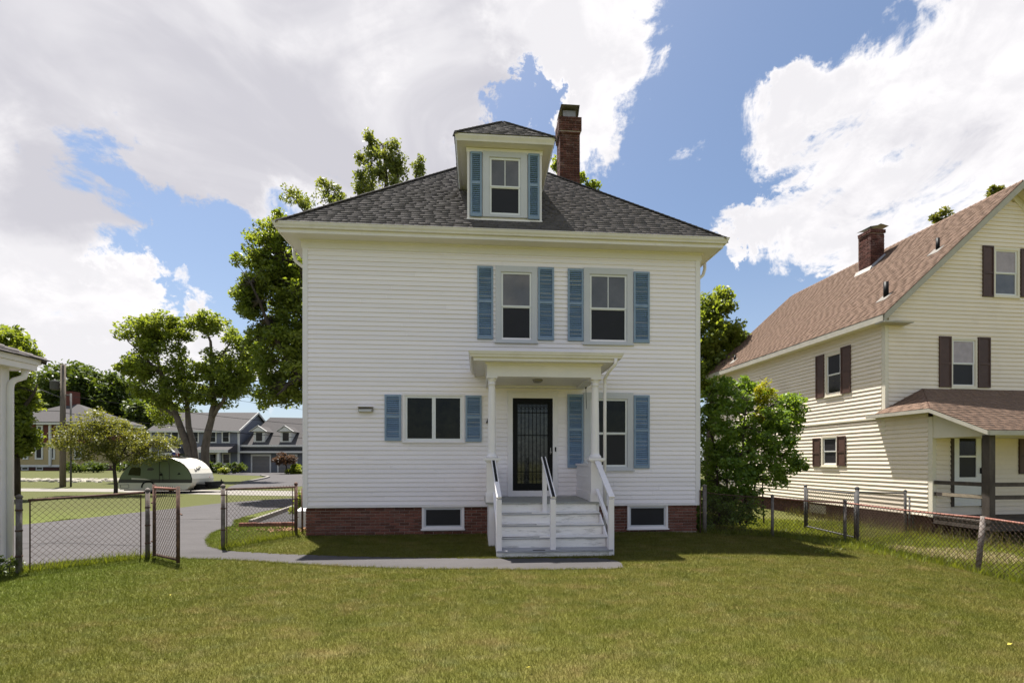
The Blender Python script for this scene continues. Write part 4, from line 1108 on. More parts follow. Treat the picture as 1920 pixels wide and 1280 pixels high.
for (a, b) in ((-1, 0),):
    mb.add([(cu0 - cwx - .10, cv0 - cwy - .06, roofz(cu0 - cwx - .10) + .025), (cu0 - cwx - .10, cv0 + cwy + .06, roofz(cu0 - cwx - .10) + .025), (cu0 - cwx - .006, cv0 + cwy + .06, roofz(cu0 - cwx) + .12), (cu0 - cwx - .006, cv0 - cwy - .06, roofz(cu0 - cwx) + .12)], [(0, 1, 2, 3)])
mb.add([(cu0 - cwx - .10, cv0 - cwy - .06, roofz(cu0 - cwx - .10) + .025), (cu0 + cwx, cv0 - cwy - .06, roofz(cu0 + cwx) + .03), (cu0 + cwx, cv0 - cwy - .006, roofz(cu0 + cwx) + .10), (cu0 - cwx - .006, cv0 - cwy - .006, roofz(cu0 - cwx) + .12)], [(0, 1, 2, 3)])
Nn('flashing', mb, METAL, nch)
# vent pipes with flashing
for (px, py, hh, rr) in ((1758, 468, .36, .05), (1661, 556, .46, .07), (1378, 675, .22, .05)):
    q = roofhit(px, py)
    mb = MB(); mb.tube([(q.x, q.y, q.z - .1), (q.x, q.y, q.z + hh)], rr, 10); vpipe = Nn('vent_pipe', mb, BLACK, nroof, True)
    mb = MB(); k = .17
    mb.quad((q.x - k * 1.2, q.y - k, q.z - slope * k * 1.2 + .03), (q.x + k * .3, q.y - k, q.z + slope * k * .3 + .03), (q.x + k * .3, q.y + k, q.z + slope * k * .3 + .03), (q.x - k * 1.2, q.y + k, q.z - slope * k * 1.2 + .03)); Nn('flashing', mb, CONC, vpipe)
# windows
def nshut(x0, x1, z0, z1, T=None, flip=False, y=0.0):
    mb = MB(T, flip); w = .045
    zm = z0 + (z1 - z0) * .47
    mb.ring(x0, x1, z0, z1, w, y - .055, y - .021); mb.box(x0 + w, x1 - w, y - .052, y - .021, zm - .03, zm + .03)
    s = Nn('shutter', mb, BROWN)
    for a, b in ((z0 + w, zm - .03), (zm + .03, z1 - w)):
        m2 = MB(T, flip); m2.box(x0 + w, x1 - w, y - .040, y - .0215, a, b); Nn('panel', m2, BROWN, s)
window(nb, *GW, cw=.06, kind='hung', cm=CREAMT, sm=WVINYL, gm=CURTAIN, lm=GLASS)
nshut(*nrect_v(1840, 462, 1860, 557)); nshut(*nrect_v(1911, 468, 1931, 558))
window(nb, *MWn, cw=.06, kind='hung', cm=CREAMT, sm=WVINYL, gm=CURTAIN, lm=SCREEN)
nshut(*nrect_v(1758.5, 631, 1781, 726)); nshut(*nrect_v(1831, 633, 1854, 727))
window(nb, *SUw, cw=.06, kind='hung', cm=CREAMT, sm=WVINYL, gm=SCREEN, lm=GLASSD, T=swap, flip=True)
nshut(*nrect_u(1531, 666, 1546.5, 746), T=swap, flip=True); nshut(*nrect_u(1578, 649, 1596.5, 737), T=swap, flip=True)
window(nb, *SLw, cw=.06, kind='hung', cm=CREAMT, sm=WVINYL, gm=SCREEN, lm=SCREEN, T=swap, flip=True)
nshut(*nrect_u(1525.5, 821, 1539.5, 874), T=swap, flip=True); nshut(*nrect_u(1571, 817, 1587, 873), T=swap, flip=True)
nshut(*nrect_v(1907.5, 817, 1926, 888, VB), y=VB)
# cellar window in the foundation and a lattice panel at the back
mb = MB(); z_ = nu(1540, 955).z; yv0, yv1 = nu(1545, 955).y, nu(1515, 955).y; mb.box(.05, .079, yv0, yv1, z_ - .15, z_ + .15); Nn('cellar_window', mb, GREYF)
# door
x0, x1, z0, z1 = DRn
mb = MB(); mb.box(x0, x0 + .09, VB - .04, VB + .02, z0, z1); mb.box(x1 - .09, x1, VB - .04, VB + .02, z0, z1); mb.box(x0 + .09, x1 - .09, VB - .04, VB + .02, z1 - .06, z1); ndoor = Nn('door', mb, OLDWOOD)
mb = MB(); a, b = x0 + .092, x1 - .092; zz = [z0 + .02, z0 + (z1 - z0) * .40, z1 - .065]
w = .16
mb.box(a, a + w, VB - .03, VB + .0, zz[0], zz[2]); mb.box(b - w, b, VB - .03, VB + .0, zz[0], zz[2]); mb.box(a + w, b - w, VB - .03, VB, zz[0], zz[1]); mb.box(a + w, b - w, VB - .03, VB, zz[2] - .04, zz[2]); zmid = zz[1] + (zz[2] - zz[1]) * .50; mb.box(a + w, b - w, VB - .029, VB, zmid - .025, zmid + .025)
Nn('storm_door', mb, WVINYL, ndoor)
mb = MB(); mb.box(a + w - .005, b - w + .005, VB - .012, VB - .008, zmid + .02, zz[2] - .035); Nn('pane', mb, GLASSD, ndoor)
mb = MB(); mb.box(a + w - .005, b - w + .005, VB - .012, VB - .008, zz[1] - .005, zmid - .02); Nn('pane', mb, SCREEN, ndoor)
mb = MB(); mb.box(b - .05, b - .02, VB - .07, VB - .031, zz[1] + .1, zz[1] + .26); Nn('handle', mb, BLACK, ndoor)
# porch: roof, post, rails, floor edge
PV = nu(1852, 880, .04).y; PE = PV - .28
zw = nv(1775, 729).z
ze = nv(1880, 806, PE).z
ps = (zw - ze) / -PE
zleft = lambda v: zw + ps * v
UL = -.34
vc = VB - .22                                  # where the left eave stops and the open rake begins
u1 = (zw - zleft(vc)) / ps + UL
mb = MB(); th = .09
top = [(u1, -.0, zw), (NW, 0, zw), (NW, PE, zleft(PE)), (UL, PE, zleft(PE)), (UL, vc, zleft(vc))]
bot = [(x, y, z - th) for x, y, z in top]
mb.add(top + bot, [(0, 4, 3, 2, 1), (5, 6, 7, 8, 9), (1, 2, 7, 6), (2, 3, 8, 7), (3, 4, 9, 8)])
tri = [(u1, 0, zw), (UL, vc, zleft(vc)), (UL, .0, zleft(vc))]; tb = [(x, y, z - th) for x, y, z in tri]
mb.add(tri + tb, [(0, 2, 1), (3, 4, 5), (1, 2, 5, 4)])
tri2 = [(UL, 0, zleft(vc)), (UL, .35, zleft(vc)), (.03, .0, zleft(vc) + ps * .37)]
nproof = Nn('porch_roof', mb, BROOFD)
PSL = math.hypot(PE, zw - zleft(PE)); cv, cz2 = -PE / PSL, (zw - zleft(PE)) / PSL
def pl(s):
    v = PE + s * cv
    return UL - .01 if v < vc else UL + (v - vc) / (0 - vc) * (u1 - UL)
shingles('front_slope_shingles', BROOF, nproof, (0, PE - .015, zleft(PE) - .004), (1, 0, 0), (0, cv, cz2), PSL, pl, lambda s: NW, e=.135, tw=(.22, .36), thick=(.007, .012), seed=91)
ql = math.hypot(u1 - UL, zw - zleft(vc)); qu, qz = (u1 - UL) / ql, (zw - zleft(vc)) / ql
shingles('left_slope_shingles', BROOF, nproof, (UL - .01, 0, zleft(vc) - .004), (0, -1, 0), (qu, 0, qz), ql, lambda s: -.02, lambda s: -vc * (1 - s / ql), e=.135, tw=(.22, .36), thick=(.007, .012), seed=92)
mb = MB(); mb.box(UL - .02, UL + .012, vc, .30, zleft(vc) - .11, zleft(vc) - .012); mb.box(UL + .013, .0, vc, .28, zleft(vc) - .10, zleft(vc) - .085); Nn('left_eave_board', mb, GREYF, nproof)
mb = MB(); mb.add([(UL - .025, vc, zleft(vc) - .115), (UL - .025, vc, zleft(vc) - .01), (UL - .025, PE - .02, zleft(PE) - .01), (UL - .025, PE - .02, zleft(PE) - .115),
                   (UL + .02, vc, zleft(vc) - .115), (UL + .02, vc, zleft(vc) - .01), (UL + .02, PE - .02, zleft(PE) - .01), (UL + .02, PE - .02, zleft(PE) - .115)],
                  [(0, 1, 2, 3), (7, 6, 5, 4), (0, 4, 5, 1), (2, 6, 7, 3), (0, 3, 7, 4)]); Nn('rake_board', mb, GREYF, nproof)
mb = MB(); mb.box(UL + .021, NW, PE - .03, PE + .0, zleft(PE) - .12, zleft(PE) - .008); Nn('front_eave_board', mb, GREYF, nproof)
# soffit and side infill of the porch
zc = zleft(PE) - .12
boards(gside, lambda z: VB + .105, lambda z: .0, ZBELT - .09, zleft(vc) - .07, E2, 'siding_board', CREAM, T=swap, flip=True, lap=.030, seed=65)
mb = MB(); mb.box(.0, NW, PV + .02, VB - .022, zc, zc + .02); Nn('porch_ceiling', mb, CREAMT)
mb = MB(); mb.add([(-.005, VB - .022, zc), (-.005, PV, zc), (-.005, PV, zleft(PV) - th - .005), (-.005, VB - .022, zleft(VB) - th - .005), (.05, VB - .022, zc), (.05, PV, zc), (.05, PV, zleft(PV) - th - .005), (.05, VB - .022, zleft(VB) - th - .005)], [(0, 1, 2, 3), (7, 6, 5, 4), (0, 4, 5, 1)]); Nn('side_infill', mb, CREAMT)
ZPF = ZSB + .06
mb = MB(); mb.box(-.02, .14, PV - .08, PV + .08, ZPF, zc + .02); Nn('porch_post', mb, OLDWOOD)
for k, (px, py) in enumerate(((1850, 908), (1850, 932))):
    zr = nu(1850, py, .06).z
    mb = MB(); mb.box(.02, .06, PV + .081, VB - .03, zr - .05, zr + .05); Nn('porch_rail', mb, OLDWOOD if k == 0 else OLDWOOD)
    mb = MB(); mb.box(.141, NW, PV - .02, PV + .02, zr - .05, zr + .05); Nn('porch_rail', mb, OLDWOOD)
zr = nu(1850, 932, .06).z; mb = MB(); mb.box(.005, .019, PV + .1, VB - .25, zr - .035, zr + .045); Nn('bare_wood_rail', mb, PALEWOOD)
for k in range(9):
    v0 = PV - .1 + k * (VB - PV + .06) / 9
    mb = MB(); mb.box(-.02, NW, v0, v0 + (VB - PV + .06) / 9 - .006, ZPF - .045, ZPF - .005); Nn('porch_floor_board', mb, OLDWOOD)
mb = MB(); mb.box(-.005, .03, PV - .08, VB - .03, ZPF - .22, ZPF - .05); mb.box(.031, NW, PV - .08, PV - .04, ZPF - .24, ZPF - .05); Nn('skirt_board', mb, OLDWOOD)
for uu in (.1, 1.9, 3.8):
    mb = MB(); mb.box(uu - .07, uu + .07, PV - .0, PV + .14, -.25, ZPF - .05); Nn('pier', mb, OLDWOOD)

# ================================================================== GARAGE at the left edge
GD = 7.1
gc = CAMP + AX_R * ((15.0 - 960) / F * GD) + AX_F * GD      # the corner farthest from the lens
gar = thing('white_garage', 'corner of a white painted garage with grey shingles at the left edge', 'garage', (gc.x, gc.y, 0), 0)
def Gq(name, mb, m, parent=gar, smooth=False): return mb.build(name, m, parent, smooth=smooth)
GZ = 3.09
mb = MB(); mb.box(-5, -.003, -6, -.003, -.1, GZ); Gq('wall', mb, WHITE)
mb = MB(); mb.box(-.10, .010, -.12, .010, -.08, GZ); Gq('corner_board', mb, WHITE)
mb = MB(); mb.sweep(-5, 0, -6, 0, [(.0, GZ), (.20, GZ), (.20, GZ + .015), (0, GZ + .015)]); Gq('soffit', mb, TRIM)
mb = MB(); mb.sweep(-5, 0, -6, 0, [(.201, GZ - .012), (.225, GZ - .012), (.225, GZ + .08), (.201, GZ + .08)]); Gq('fascia', mb, WHITE)
mb = MB(); mb.sweep(-5, 0, -6, 0, [(.201, GZ + .081), (.252, GZ + .085), (.258, GZ + .17), (.201, GZ + .17)]); Gq('gutter', mb, WHITE)
mb = MB(); ge = .30; gz = GZ + .172; gh = (5 + 2 * ge) / 2; gs = .42
gA, gB, gC, gD = (-5 - ge, -6 - ge, gz), (ge, -6 - ge, gz), (ge, ge, gz), (-5 - ge, ge, gz)
gP, gQ = (-2.5, -6 - ge + gh, gz + gh * gs), (-2.5, ge - gh, gz + gh * gs)
mb.quad(gA, gB, gP); mb.quad(gB, gC, gQ, gP); mb.quad(gC, gD, gQ); mb.quad(gD, gA, gP, gQ); mb.quad(gD, gC, gB, gA)
groof = Gq('roof', mb, ROOFD)
gl = math.hypot(1, gs)
shingles('right_slope_shingles', ROOF, groof, (ge + .03, 0, gz - .004), (0, 1, 0), (-1 / gl, 0, gs / gl), gh * gl, lambda s: -6 - ge + s / gl, lambda s: ge + .03 - s / gl, e=.14, seed=102)
shingles('back_slope_shingles', ROOF, groof, (0, ge + .03, gz - .004), (-1, 0, 0), (0, -1 / gl, gs / gl), gh * gl, lambda s: -ge - .03 + s / gl, lambda s: 5 + ge - s / gl, e=.14, seed=101)
mb = MB(); caps(mb, gC, gQ, .10, nL=Vector((.5, -.5, -.1)).normalized(), nR=Vector((-.5, .5, -.3)).normalized()); Gq('hip_cap', mb, ROOF, groof)
mb = MB(); mb.tube([(.13, .13, GZ + .0), (.13, .13, GZ - .07), (.12, .12, GZ - .13), (.06, .04, GZ - .19), (.04, .01, GZ - .24), (.035, -.0, GZ - .32), (.035, -.0, .12)], .042, 10); Gq('downspout', mb, WHITE, gar, True)

# ================================================================== FENCES
def fabric(mb, A, B, h0, h1, pitch=.078, r=.0026, barbs=True):
    A, B = Vector(A), Vector(B); L = (Vector((B.x, B.y, 0)) - Vector((A.x, A.y, 0))).length; Hh = h1 - h0
    def P(s, t):
        f = s / L; b = A.lerp(B, f); return Vector((b.x, b.y, b.z + h0 + t))
    k = 1.12
    nrm = (B - A).cross(Vector((0, 0, 1))).normalized()
    for sg in (1, -1):
        c = -Hh / k - pitch
        while c < L + Hh / k:
            # line s = c + t/k (sg=1) or mirrored
            pts = []
            t0, t1 = max(0, -c * k), min(Hh, (L - c) * k)
            if t1 - t0 > .01:
                if sg == 1: a, b = P(c + t0 / k, t0), P(c + t1 / k, t1)
                else: a, b = P(L - (c + t0 / k), t0), P(L - (c + t1 / k), t1)
                o = nrm * (sg * .003)
                mb.tube([a + o, b + o], r, 3, cap=False)
                if barbs and t1 > Hh - 1e-6:
                    d = (b - a).normalized(); mb.tube([b + o, b + Vector((0, 0, .028)) + d * .005], [r, r * .6], 3, cap=False)
            c += pitch
    return mb
def fpost(root, p, h, r, m, base, lean=(0, 0), cap=True, name='post'):
    mb = MB(); q = Vector(p) - Vector(base)
    top = (q.x + lean[0], q.y + lean[1], q.z + h)
    mb.tube([(q.x, q.y, q.z - .08), top], r, 10)
    if cap:
        u = (Vector(top) - Vector((q.x, q.y, q.z))).normalized()
        t = Vector(top); mb.tube([t, t + u * .012, t + u * .035, t + u * .05], [r * 1.25, r * 1.25, r * .85, r * .2], 10)
    return mb.build(name, m, root, smooth=True)
def bands(root, p, base, zs, r, m):
    q = Vector(p) - Vector(base)
    for z in zs:
        mb = MB(); mb.tube([(q.x, q.y, q.z + z - .012), (q.x, q.y, q.z + z + .012)], r * 1.18, 10)
        mb.tube([(q.x, q.y, q.z + z), (q.x + .07, q.y - .03, q.z + z)], .007, 5); mb.build('band', m, root, smooth=True)
# -- left fence: garage to gate
fa, fb = onG(36, 1074), onG(277, 1045)
f1 = thing('chain_link_fence', 'short rusty chain link fence between the garage corner and the open gate', 'fence', fa)
fpost(f1, fa, 1.10, .036, RUST, fa); fpost(f1, fb, 1.13, .034, RUST, fa)
dirf = (fb - fa).normalized()
mb = MB(); a = fa + dirf * .09 + Vector((0, 0, 1.055)) - fa; b = fb - dirf * .05 + Vector((0, 0, 1.10)) - fa; mb.tube([a, b], .021, 8); mb.build('top_rail', RUSTD, f1, smooth=True)
for pq, zt in ((fa + dirf * .11, 1.04), (fb - dirf * .09, 1.07)):
    mb = MB(); q = pq - fa; mb.tube([(q.x, q.y, .03), (q.x, q.y, zt)], .009, 5); mb.build('tension_bar', RUSTD, f1)
bands(f1, fa, fa, (.25, .62, .92), .036, RUSTD); bands(f1, fb, fa, (.25, .55, .85), .034, RUSTD)
mb = MB(); fabric(mb, (fa + dirf * .11) - fa, (fb - dirf * .09) - fa, .03, 1.07); mb.build('wire_mesh', WIRE, f1)
# -- open gate
ga = onG(288, 1046); gb = ga + (onG(325, 1055) - ga).normalized() * .86
g1 = thing('gate', 'rusty chain link garden gate standing open beside the walkway', 'gate', ga)
dg = (gb - ga).normalized()
def gt(p, z): q = Vector(p) - ga; return (q.x, q.y, z)
gf = MB(); gf.tube([gt(ga + dg * .03, .04), gt(ga + dg * .03, 1.24)], .024, 8); gf.tube([gt(gb, .02), gt(gb, 1.23)], .026, 8); gf.build('frame', RUSTD, g1, smooth=True)
mb = MB(); mb.tube([gt(ga, 1.185), gt(gb, 1.185)], .022, 8); mb.build('top_rail', REDRUST, g1, smooth=True)
mb = MB(); mb.tube([gt(ga, .07), gt(gb, .07)], .020, 8); mb.build('bottom_rail', RUSTD, g1, smooth=True)
mb = MB(); fabric(mb, Vector(gt(ga + dg * .05, 0)), Vector(gt(gb - dg * .03, 0)), .06, 1.20, r=.0032); mb.build('wire_mesh', WIRE, g1)
mb = MB(); mb.tube([gt(gb, .82), gt(gb + dg * .1 + Vector((.03, -.03, 0)), .79)], .012, 6); mb.build('latch', RUSTD, g1)
for z in (.28, .93):
    mb = MB(); mb.tube([gt(ga - dg * .06, z), gt(ga + dg * .04, z)], .017, 6); mb.build('hinge', RUSTD, g1)
# -- middle fence: gate post to house corner
ha, hb = onG(418.5, 1028), onG(555, 1003)
f2 = thing('chain_link_fence', 'short rusty chain link fence ending at the left corner of the white house', 'fence', ha)
fpost(f2, ha, 1.155, .036, RUST, ha); fpost(f2, hb, 1.12, .034, RUSTD, ha)
dh_ = (hb - ha).normalized()
mb = MB(); mb.tube([ha + dh_ * .05 + Vector((0, 0, 1.10)) - ha, hb + Vector((0, 0, 1.06)) - ha], .021, 8); mb.build('top_rail', RUSTD, f2, smooth=True)
for pq in (ha + dh_ * .07, hb - dh_ * .09):
    mb = MB(); q = pq - ha; mb.tube([(q.x, q.y, .03), (q.x, q.y, 1.07)], .010, 5); mb.build('tension_bar', RUSTD, f2)
bands(f2, ha, ha, (.35, .75, 1.0), .036, RUSTD); bands(f2, hb, ha, (.4, .8), .034, RUSTD)
mb = MB(); fabric(mb, (ha + dh_ * .07) - ha, (hb - dh_ * .09) - ha, .03, 1.08); mb.build('wire_mesh', WIRE, f2)
hc = onG(567, 1000); fpost(f2, hc, 1.02, .022, RUSTD, ha, cap=False)
# -- right fence along the lawn
rp = [(onG(1321, 999), 1.08, .045, (0, 0)), (onG(1448, 1005), .93, .032, (0, 0)), (onG(1584, 1016), .93, .034, (.0, .0)), (onG(1832, 1074), .93, .036, (.145, .03))]
pe = rp[-1][0] + (rp[-1][0] - rp[-2][0]).normalized() * 3.0
rp.append((Vector((pe.x, pe.y, float(hgt(pe.x, pe.y)))), .93, .034, (0, 0)))
f3 = thing('chain_link_fence', 'long low chain link fence with reddish top rail and one leaning post', 'fence', rp[0][0])
b0 = rp[0][0]
for k, (p, h, r, ln) in enumerate(rp): fpost(f3, p, h, r, RUST, b0, ln, cap=(k != 3))
for k in range(len(rp) - 1):
    p, h, r, ln = rp[k]; q, h2, r2, ln2 = rp[k + 1]
    hh = min(h, .93) if k else .97
    a = p + Vector((ln[0], ln[1], hh - .03)) - b0; b = q + Vector((ln2[0], ln2[1], h2 - .03)) - b0
    n = 6; pts = [a.lerp(b, i / n) - Vector((0, 0, .02 * math.sin(math.pi * i / n))) for i in range(n + 1)]
    mb = MB(); mb.tube(pts, .019 if k else .009, 7); mb.build('top_rail', RUSTD if k < 1 else REDRUST, f3, smooth=True)
    mb = MB(); L_ = (q - p).length
    A_ = p - b0; B_ = q - b0
    fabric(mb, A_, B_, .02, .89, r=.0034); o = mb.build('wire_mesh', WIRE, f3)
# dark end gate frame right beside the house
mb = MB(); q = onG(1313, 999) - b0; mb.tube([(q.x, q.y, 0), (q.x, q.y, 1.0)], .016, 7); mb.build('post', RUSTD, f3, smooth=True)
# -- taller grey fence towards the cream house
ta, tb_, tc_ = onG(1607, 1016), onG(1510, 992), onG(1697, 1000)
g2_ = thing('gate', 'taller grey chain link gate between two grey posts in front of the cream house', 'gate', ta)
mb = MB(); dz_ = (tb_ - ta); hgtp = 1.20
for pp in (ta + dz_.normalized() * .08, tb_ - dz_.normalized() * .08):
    q = pp - ta; mb.tube([(q.x, q.y, q.z + .06), (q.x, q.y, q.z + 1.12)], .02, 8)
mb.build('frame', GREYPOST, g2_, smooth=True)
for z in (.10, 1.12):
    mb = MB(); mb.tube([dz_.normalized() * .08 + Vector((0, 0, z)), dz_ - dz_.normalized() * .08 + Vector((0, 0, z))], .02, 8); mb.build('rail', GREYPOST, g2_, smooth=True)
mb = MB(); fabric(mb, Vector((0, 0, 0)) + dz_ * .06, dz_ * .94, .1, 1.13, r=.0032); mb.build('wire_mesh', WIRE, g2_)
f4 = thing('chain_link_fence', 'taller grey chain link fence on pipe posts before the cream house', 'fence', ta)
fpost(f4, ta, 1.24, .040, GREYPOST, ta); fpost(f4, tb_, 1.20, .040, GREYPOST, ta); fpost(f4, tc_, 1.18, .034, GREYPOST, ta)
fpost(f4, onG(1705, 998), .98, .022, GREYPOST, ta); fpost(f4, onG(1711.5, 997), .85, .022, GREYPOST, ta)
dq_ = tc_ - ta
mb = MB(); mb.tube([Vector((0, 0, 1.16)), dq_ + Vector((0, 0, 1.12))], .019, 8); mb.build('top_rail', GREYPOST, f4, smooth=True)
mb = MB(); fabric(mb, Vector((0, 0, 0)), dq_, .05, 1.13, r=.0024); mb.build('wire_mesh', WIRE, f4)

# ================================================================== brick edging and litter beside the house
ea, eb = onG(450, 987), onG(588, 986)
edg = thing('brick_edging', 'low row of red bricks edging the dark ramp left of the white house', 'brick edging', ea)
n = 14; de = (eb - ea)
for i in range(n):
    me = brick_mesh(.15, .11, .09, BRICK); q = de * ((i + .5) / n)
    link('brick', me, edg, (q.x, q.y - .045, .045 + random.uniform(-.006, .006)), (0, 0, math.atan2(de.y, de.x) + random.uniform(-.03, .03)))

def leaves(C, size, tilt=0.5, aspect=0.55, jit=0.35, up=0.6):
    """diamond leaves at the points C"""
    n = len(C)
    nr = rng.normal(size=(n, 3)); nr[:, 2] = np.abs(nr[:, 2]) * 0.6 + up
    nr /= np.linalg.norm(nr, axis=1)[:, None]
    t = rng.normal(size=(n, 3)); t -= nr * (t * nr).sum(1)[:, None]; t /= np.linalg.norm(t, axis=1)[:, None]
    b = np.cross(nr, t)
    s = size * (1 + jit * (rng.random(n) * 2 - 1)) * 0.5
    a = t * s[:, None]; w = b * (s * aspect)[:, None]
    dro = nr * (s * 0.25)[:, None]
    V = np.stack([C - a - dro, C + w * 1.0 - a * .15, C + a - dro, C - w - a * .15], 1).reshape(-1, 3)
    Fq = np.arange(4 * n).reshape(n, 4)
    return V, Fq

lit = onG(548, 994); n = 260
C = np.stack([lit.x + rng.normal(0, .38, n), lit.y + rng.normal(0, .16, n), .012 + rng.random(n) * .05], 1)
V, Fq = leaves(C, .06, up=1.2); o = np_mesh('leaf_litter', V - np.array(lit), Fq, LITTER, None, lit); tag(o, 'dry brown leaves heaped against the brick edging at the house corner', 'leaf litter', kind='stuff')
for k, (px, py, lb) in enumerate(((320, 1122, 'small yellow leaf fallen on the lawn below the open gate'), (14, 1232, 'small yellow leaf fallen on the lawn at the far left'), (992, 1262, 'small yellow leaf fallen on the lawn in the bottom middle'), (1893, 1217, 'small yellow leaf fallen on the lawn at the far right'))):
    p = onG(px, py); V, Fq = leaves(np.array([[0, 0, .055]]), .06, up=2.0, aspect=.45); o = np_mesh('fallen_leaf', V, Fq, YLEAF, None, p); tag(o, lb, 'leaf', 'yellow leaves fallen on the lawn')

# ================================================================== TREES AND SHRUBS
def limb_pts(p, q, bend, n=6):
    p, q = Vector(p), Vector(q); d = q - p
    off = Vector((random.uniform(-1, 1), random.uniform(-1, 1), 0)) * bend
    return [p.lerp(q, i / n) + off * math.sin(math.pi * i / n) + Vector((random.uniform(-1, 1), random.uniform(-1, 1), 0)) * bend * .15 for i in range(n + 1)]
def tree(name, label, cat, base, limbs, blobs, leaf_m, bark_m, lsize, group=None, up=.6, twig=.012, flat=.75, aspect=.55):
    """limbs: list of (points, r0, r1) in world space; blobs: (centre, (rx,ry,rz), clumps, leaves per clump, clump radius)"""
    root = thing(name, label, cat, base, 0, group)
    bv = Vector(base); mb = MB(); nodes = []
    for pts, r0, r1 in limbs:
        n = len(pts); P = [Vector(p) - bv for p in pts]
        rr = [r0 + (r1 - r0) * (i / (n - 1)) for i in range(n)]
        mb.tube(P, rr, 9); nodes += [(p, r) for p, r in zip(P, rr)]
    tw = MB(); CC = []
    NP = np.array([tuple(p) for p, _ in nodes]); NR = [r for _, r in nodes]
    for (c, rad, nc, nl, cr) in blobs:
        c = Vector(c) - bv
        d = rng.normal(size=(nc, 3)); d /= np.linalg.norm(d, axis=1)[:, None]
        rr = 0.35 + 0.65 * rng.random(nc) ** 0.55
        pts = d * rr[:, None] * np.array(rad) + np.array(tuple(c))
        for p in pts:
            i = int(np.argmin(((NP - p) ** 2 * np.array([1, 1, 1.6])).sum(1)))
            a = Vector(NP[i]); b = Vector(p)
            mid = a.lerp(b, .5) + Vector((random.uniform(-.1, .1), random.uniform(-.1, .1), random.uniform(0, .15))) * (b - a).length
            r0 = min(NR[i] * .6, twig * (1 + (b - a).length))
            if (b - a).length > .15: tw.tube([a, mid, b], [r0, r0 * .6, r0 * .25], 4, cap=False)
            k = max(3, int(nl * rng.uniform(.5, 1.4)))
            q = rng.normal(size=(k, 3)); q /= (np.linalg.norm(q, axis=1)[:, None] + 1e-6); q *= (rng.random(k) ** .45)[:, None]
            CC.append(np.array(p) + q * cr * rng.uniform(.6, 1.25) * np.array([1, 1, flat]))
    trunk = mb.build('trunk', bark_m, root, smooth=True)
    if tw.v: tw.build('branches', bark_m, root)['kind'] = 'stuff'
    C = np.concatenate(CC); V, Fq = leaves(C, lsize, up=up, aspect=aspect)
    np_mesh('crown', V, Fq, leaf_m, root)
    return root
def B(px, py, d, rx, ry, nc, nl, cr, rdep=None):
    s = d / F; return (atd(px, py, d), (rx * s, (rdep if rdep else rx) * s, ry * s), nc, nl, cr)
def Lm(pix, d, r0, r1, dd=0.0):
    """limb through pixel points at depth d (running to d+dd)"""
    n = len(pix); P = [atd(x, y, d + dd * i / max(1, n - 1)) for i, (x, y) in enumerate(pix)]
    out = []
    for a, b in zip(P[:-1], P[1:]):
        out += [a, a.lerp(b, .5) + Vector((random.uniform(-.04, .04), random.uniform(-.04, .04), 0)) * (b - a).length]
    return (out + [P[-1]], r0, r1)
def gat(px, d):
    p = CAMP + (AX_R * ((px - 960) / F) + AX_F) * d; return Vector((p.x, p.y, float(hgt(p.x, p.y))))

# big tree behind the left side of the white house
d = 20.0; bs_ = gat(600, d)
tree('maple_tree', 'tall leafy maple hanging over the left wall behind the white house', 'tree', bs_,
     [Lm([(600, 925), (598, 800), (585, 650), (575, 540), (560, 440)], d, .42, .10), Lm([(595, 760), (545, 680), (500, 600), (470, 530)], d, .16, .03, -1.5), Lm([(585, 640), (640, 520), (680, 430)], d, .16, .04, 1.0), Lm([(590, 700), (540, 720), (520, 740)], d, .12, .03, -2)],
     [B(520, 470, d, 46, 56, 46, 110, .42), B(508, 570, d, 48, 76, 66, 110, .46), B(535, 680, d, 54, 78, 84, 110, .46), B(548, 600, d + 1, 40, 160, 60, 110, .6), B(600, 520, d, 90, 110, 40, 90, .6), B(468, 485, d, 28, 18, 12, 64, .34), B(466, 560, d, 26, 26, 13, 64, .34), B(600, 680, d, 80, 90, 40, 90, .6), B(515, 412, d, 22, 18, 9, 56, .30), B(478, 640, d, 18, 20, 9, 56, .32), B(520, 745, d, 40, 24, 18, 64, .36)],
     LF_MAPLE, BARKD, .165)
# upright tree showing above the roof
d = 24.0; bs_ = gat(710, d)
tree('poplar_tree', 'upright sparse tree showing above the left roof slope of the white house', 'tree', bs_,
     [Lm([(712, 920), (714, 700), (716, 520), (722, 400), (718, 270)], d, .35, .05), Lm([(716, 470), (700, 360), (695, 260)], d, .10, .02), Lm([(720, 430), (745, 350), (750, 290)], d, .09, .02), Lm([(716, 500), (660, 400), (620, 350)], d, .1, .02), Lm([(716, 540), (600, 430), (550, 370)], d, .1, .02), Lm([(718, 480), (770, 380), (786, 310)], d, .09, .02)],
     [B(697, 268, d, 9, 24, 12, 50, .30), B(712, 310, d, 26, 30, 24, 50, .36), B(738, 292, d, 14, 34, 20, 50, .34), B(676, 300, d, 8, 12, 7, 45, .26), B(680, 345, d, 18, 26, 16, 50, .34), B(750, 330, d, 16, 36, 18, 50, .34), B(786, 312, d, 8, 20, 10, 48, .26), B(715, 350, d, 40, 22, 22, 46, .36), B(610, 352, d, 11, 14, 9, 45, .28), B(630, 370, d, 20, 16, 12, 45, .32), B(548, 368, d, 18, 13, 10, 45, .3), B(575, 385, d, 15, 12, 9, 45, .3), B(640, 410, d, 70, 40, 30, 60, .5)],
     LF_BACK, BARKD, .17, up=.3, aspect=.5)
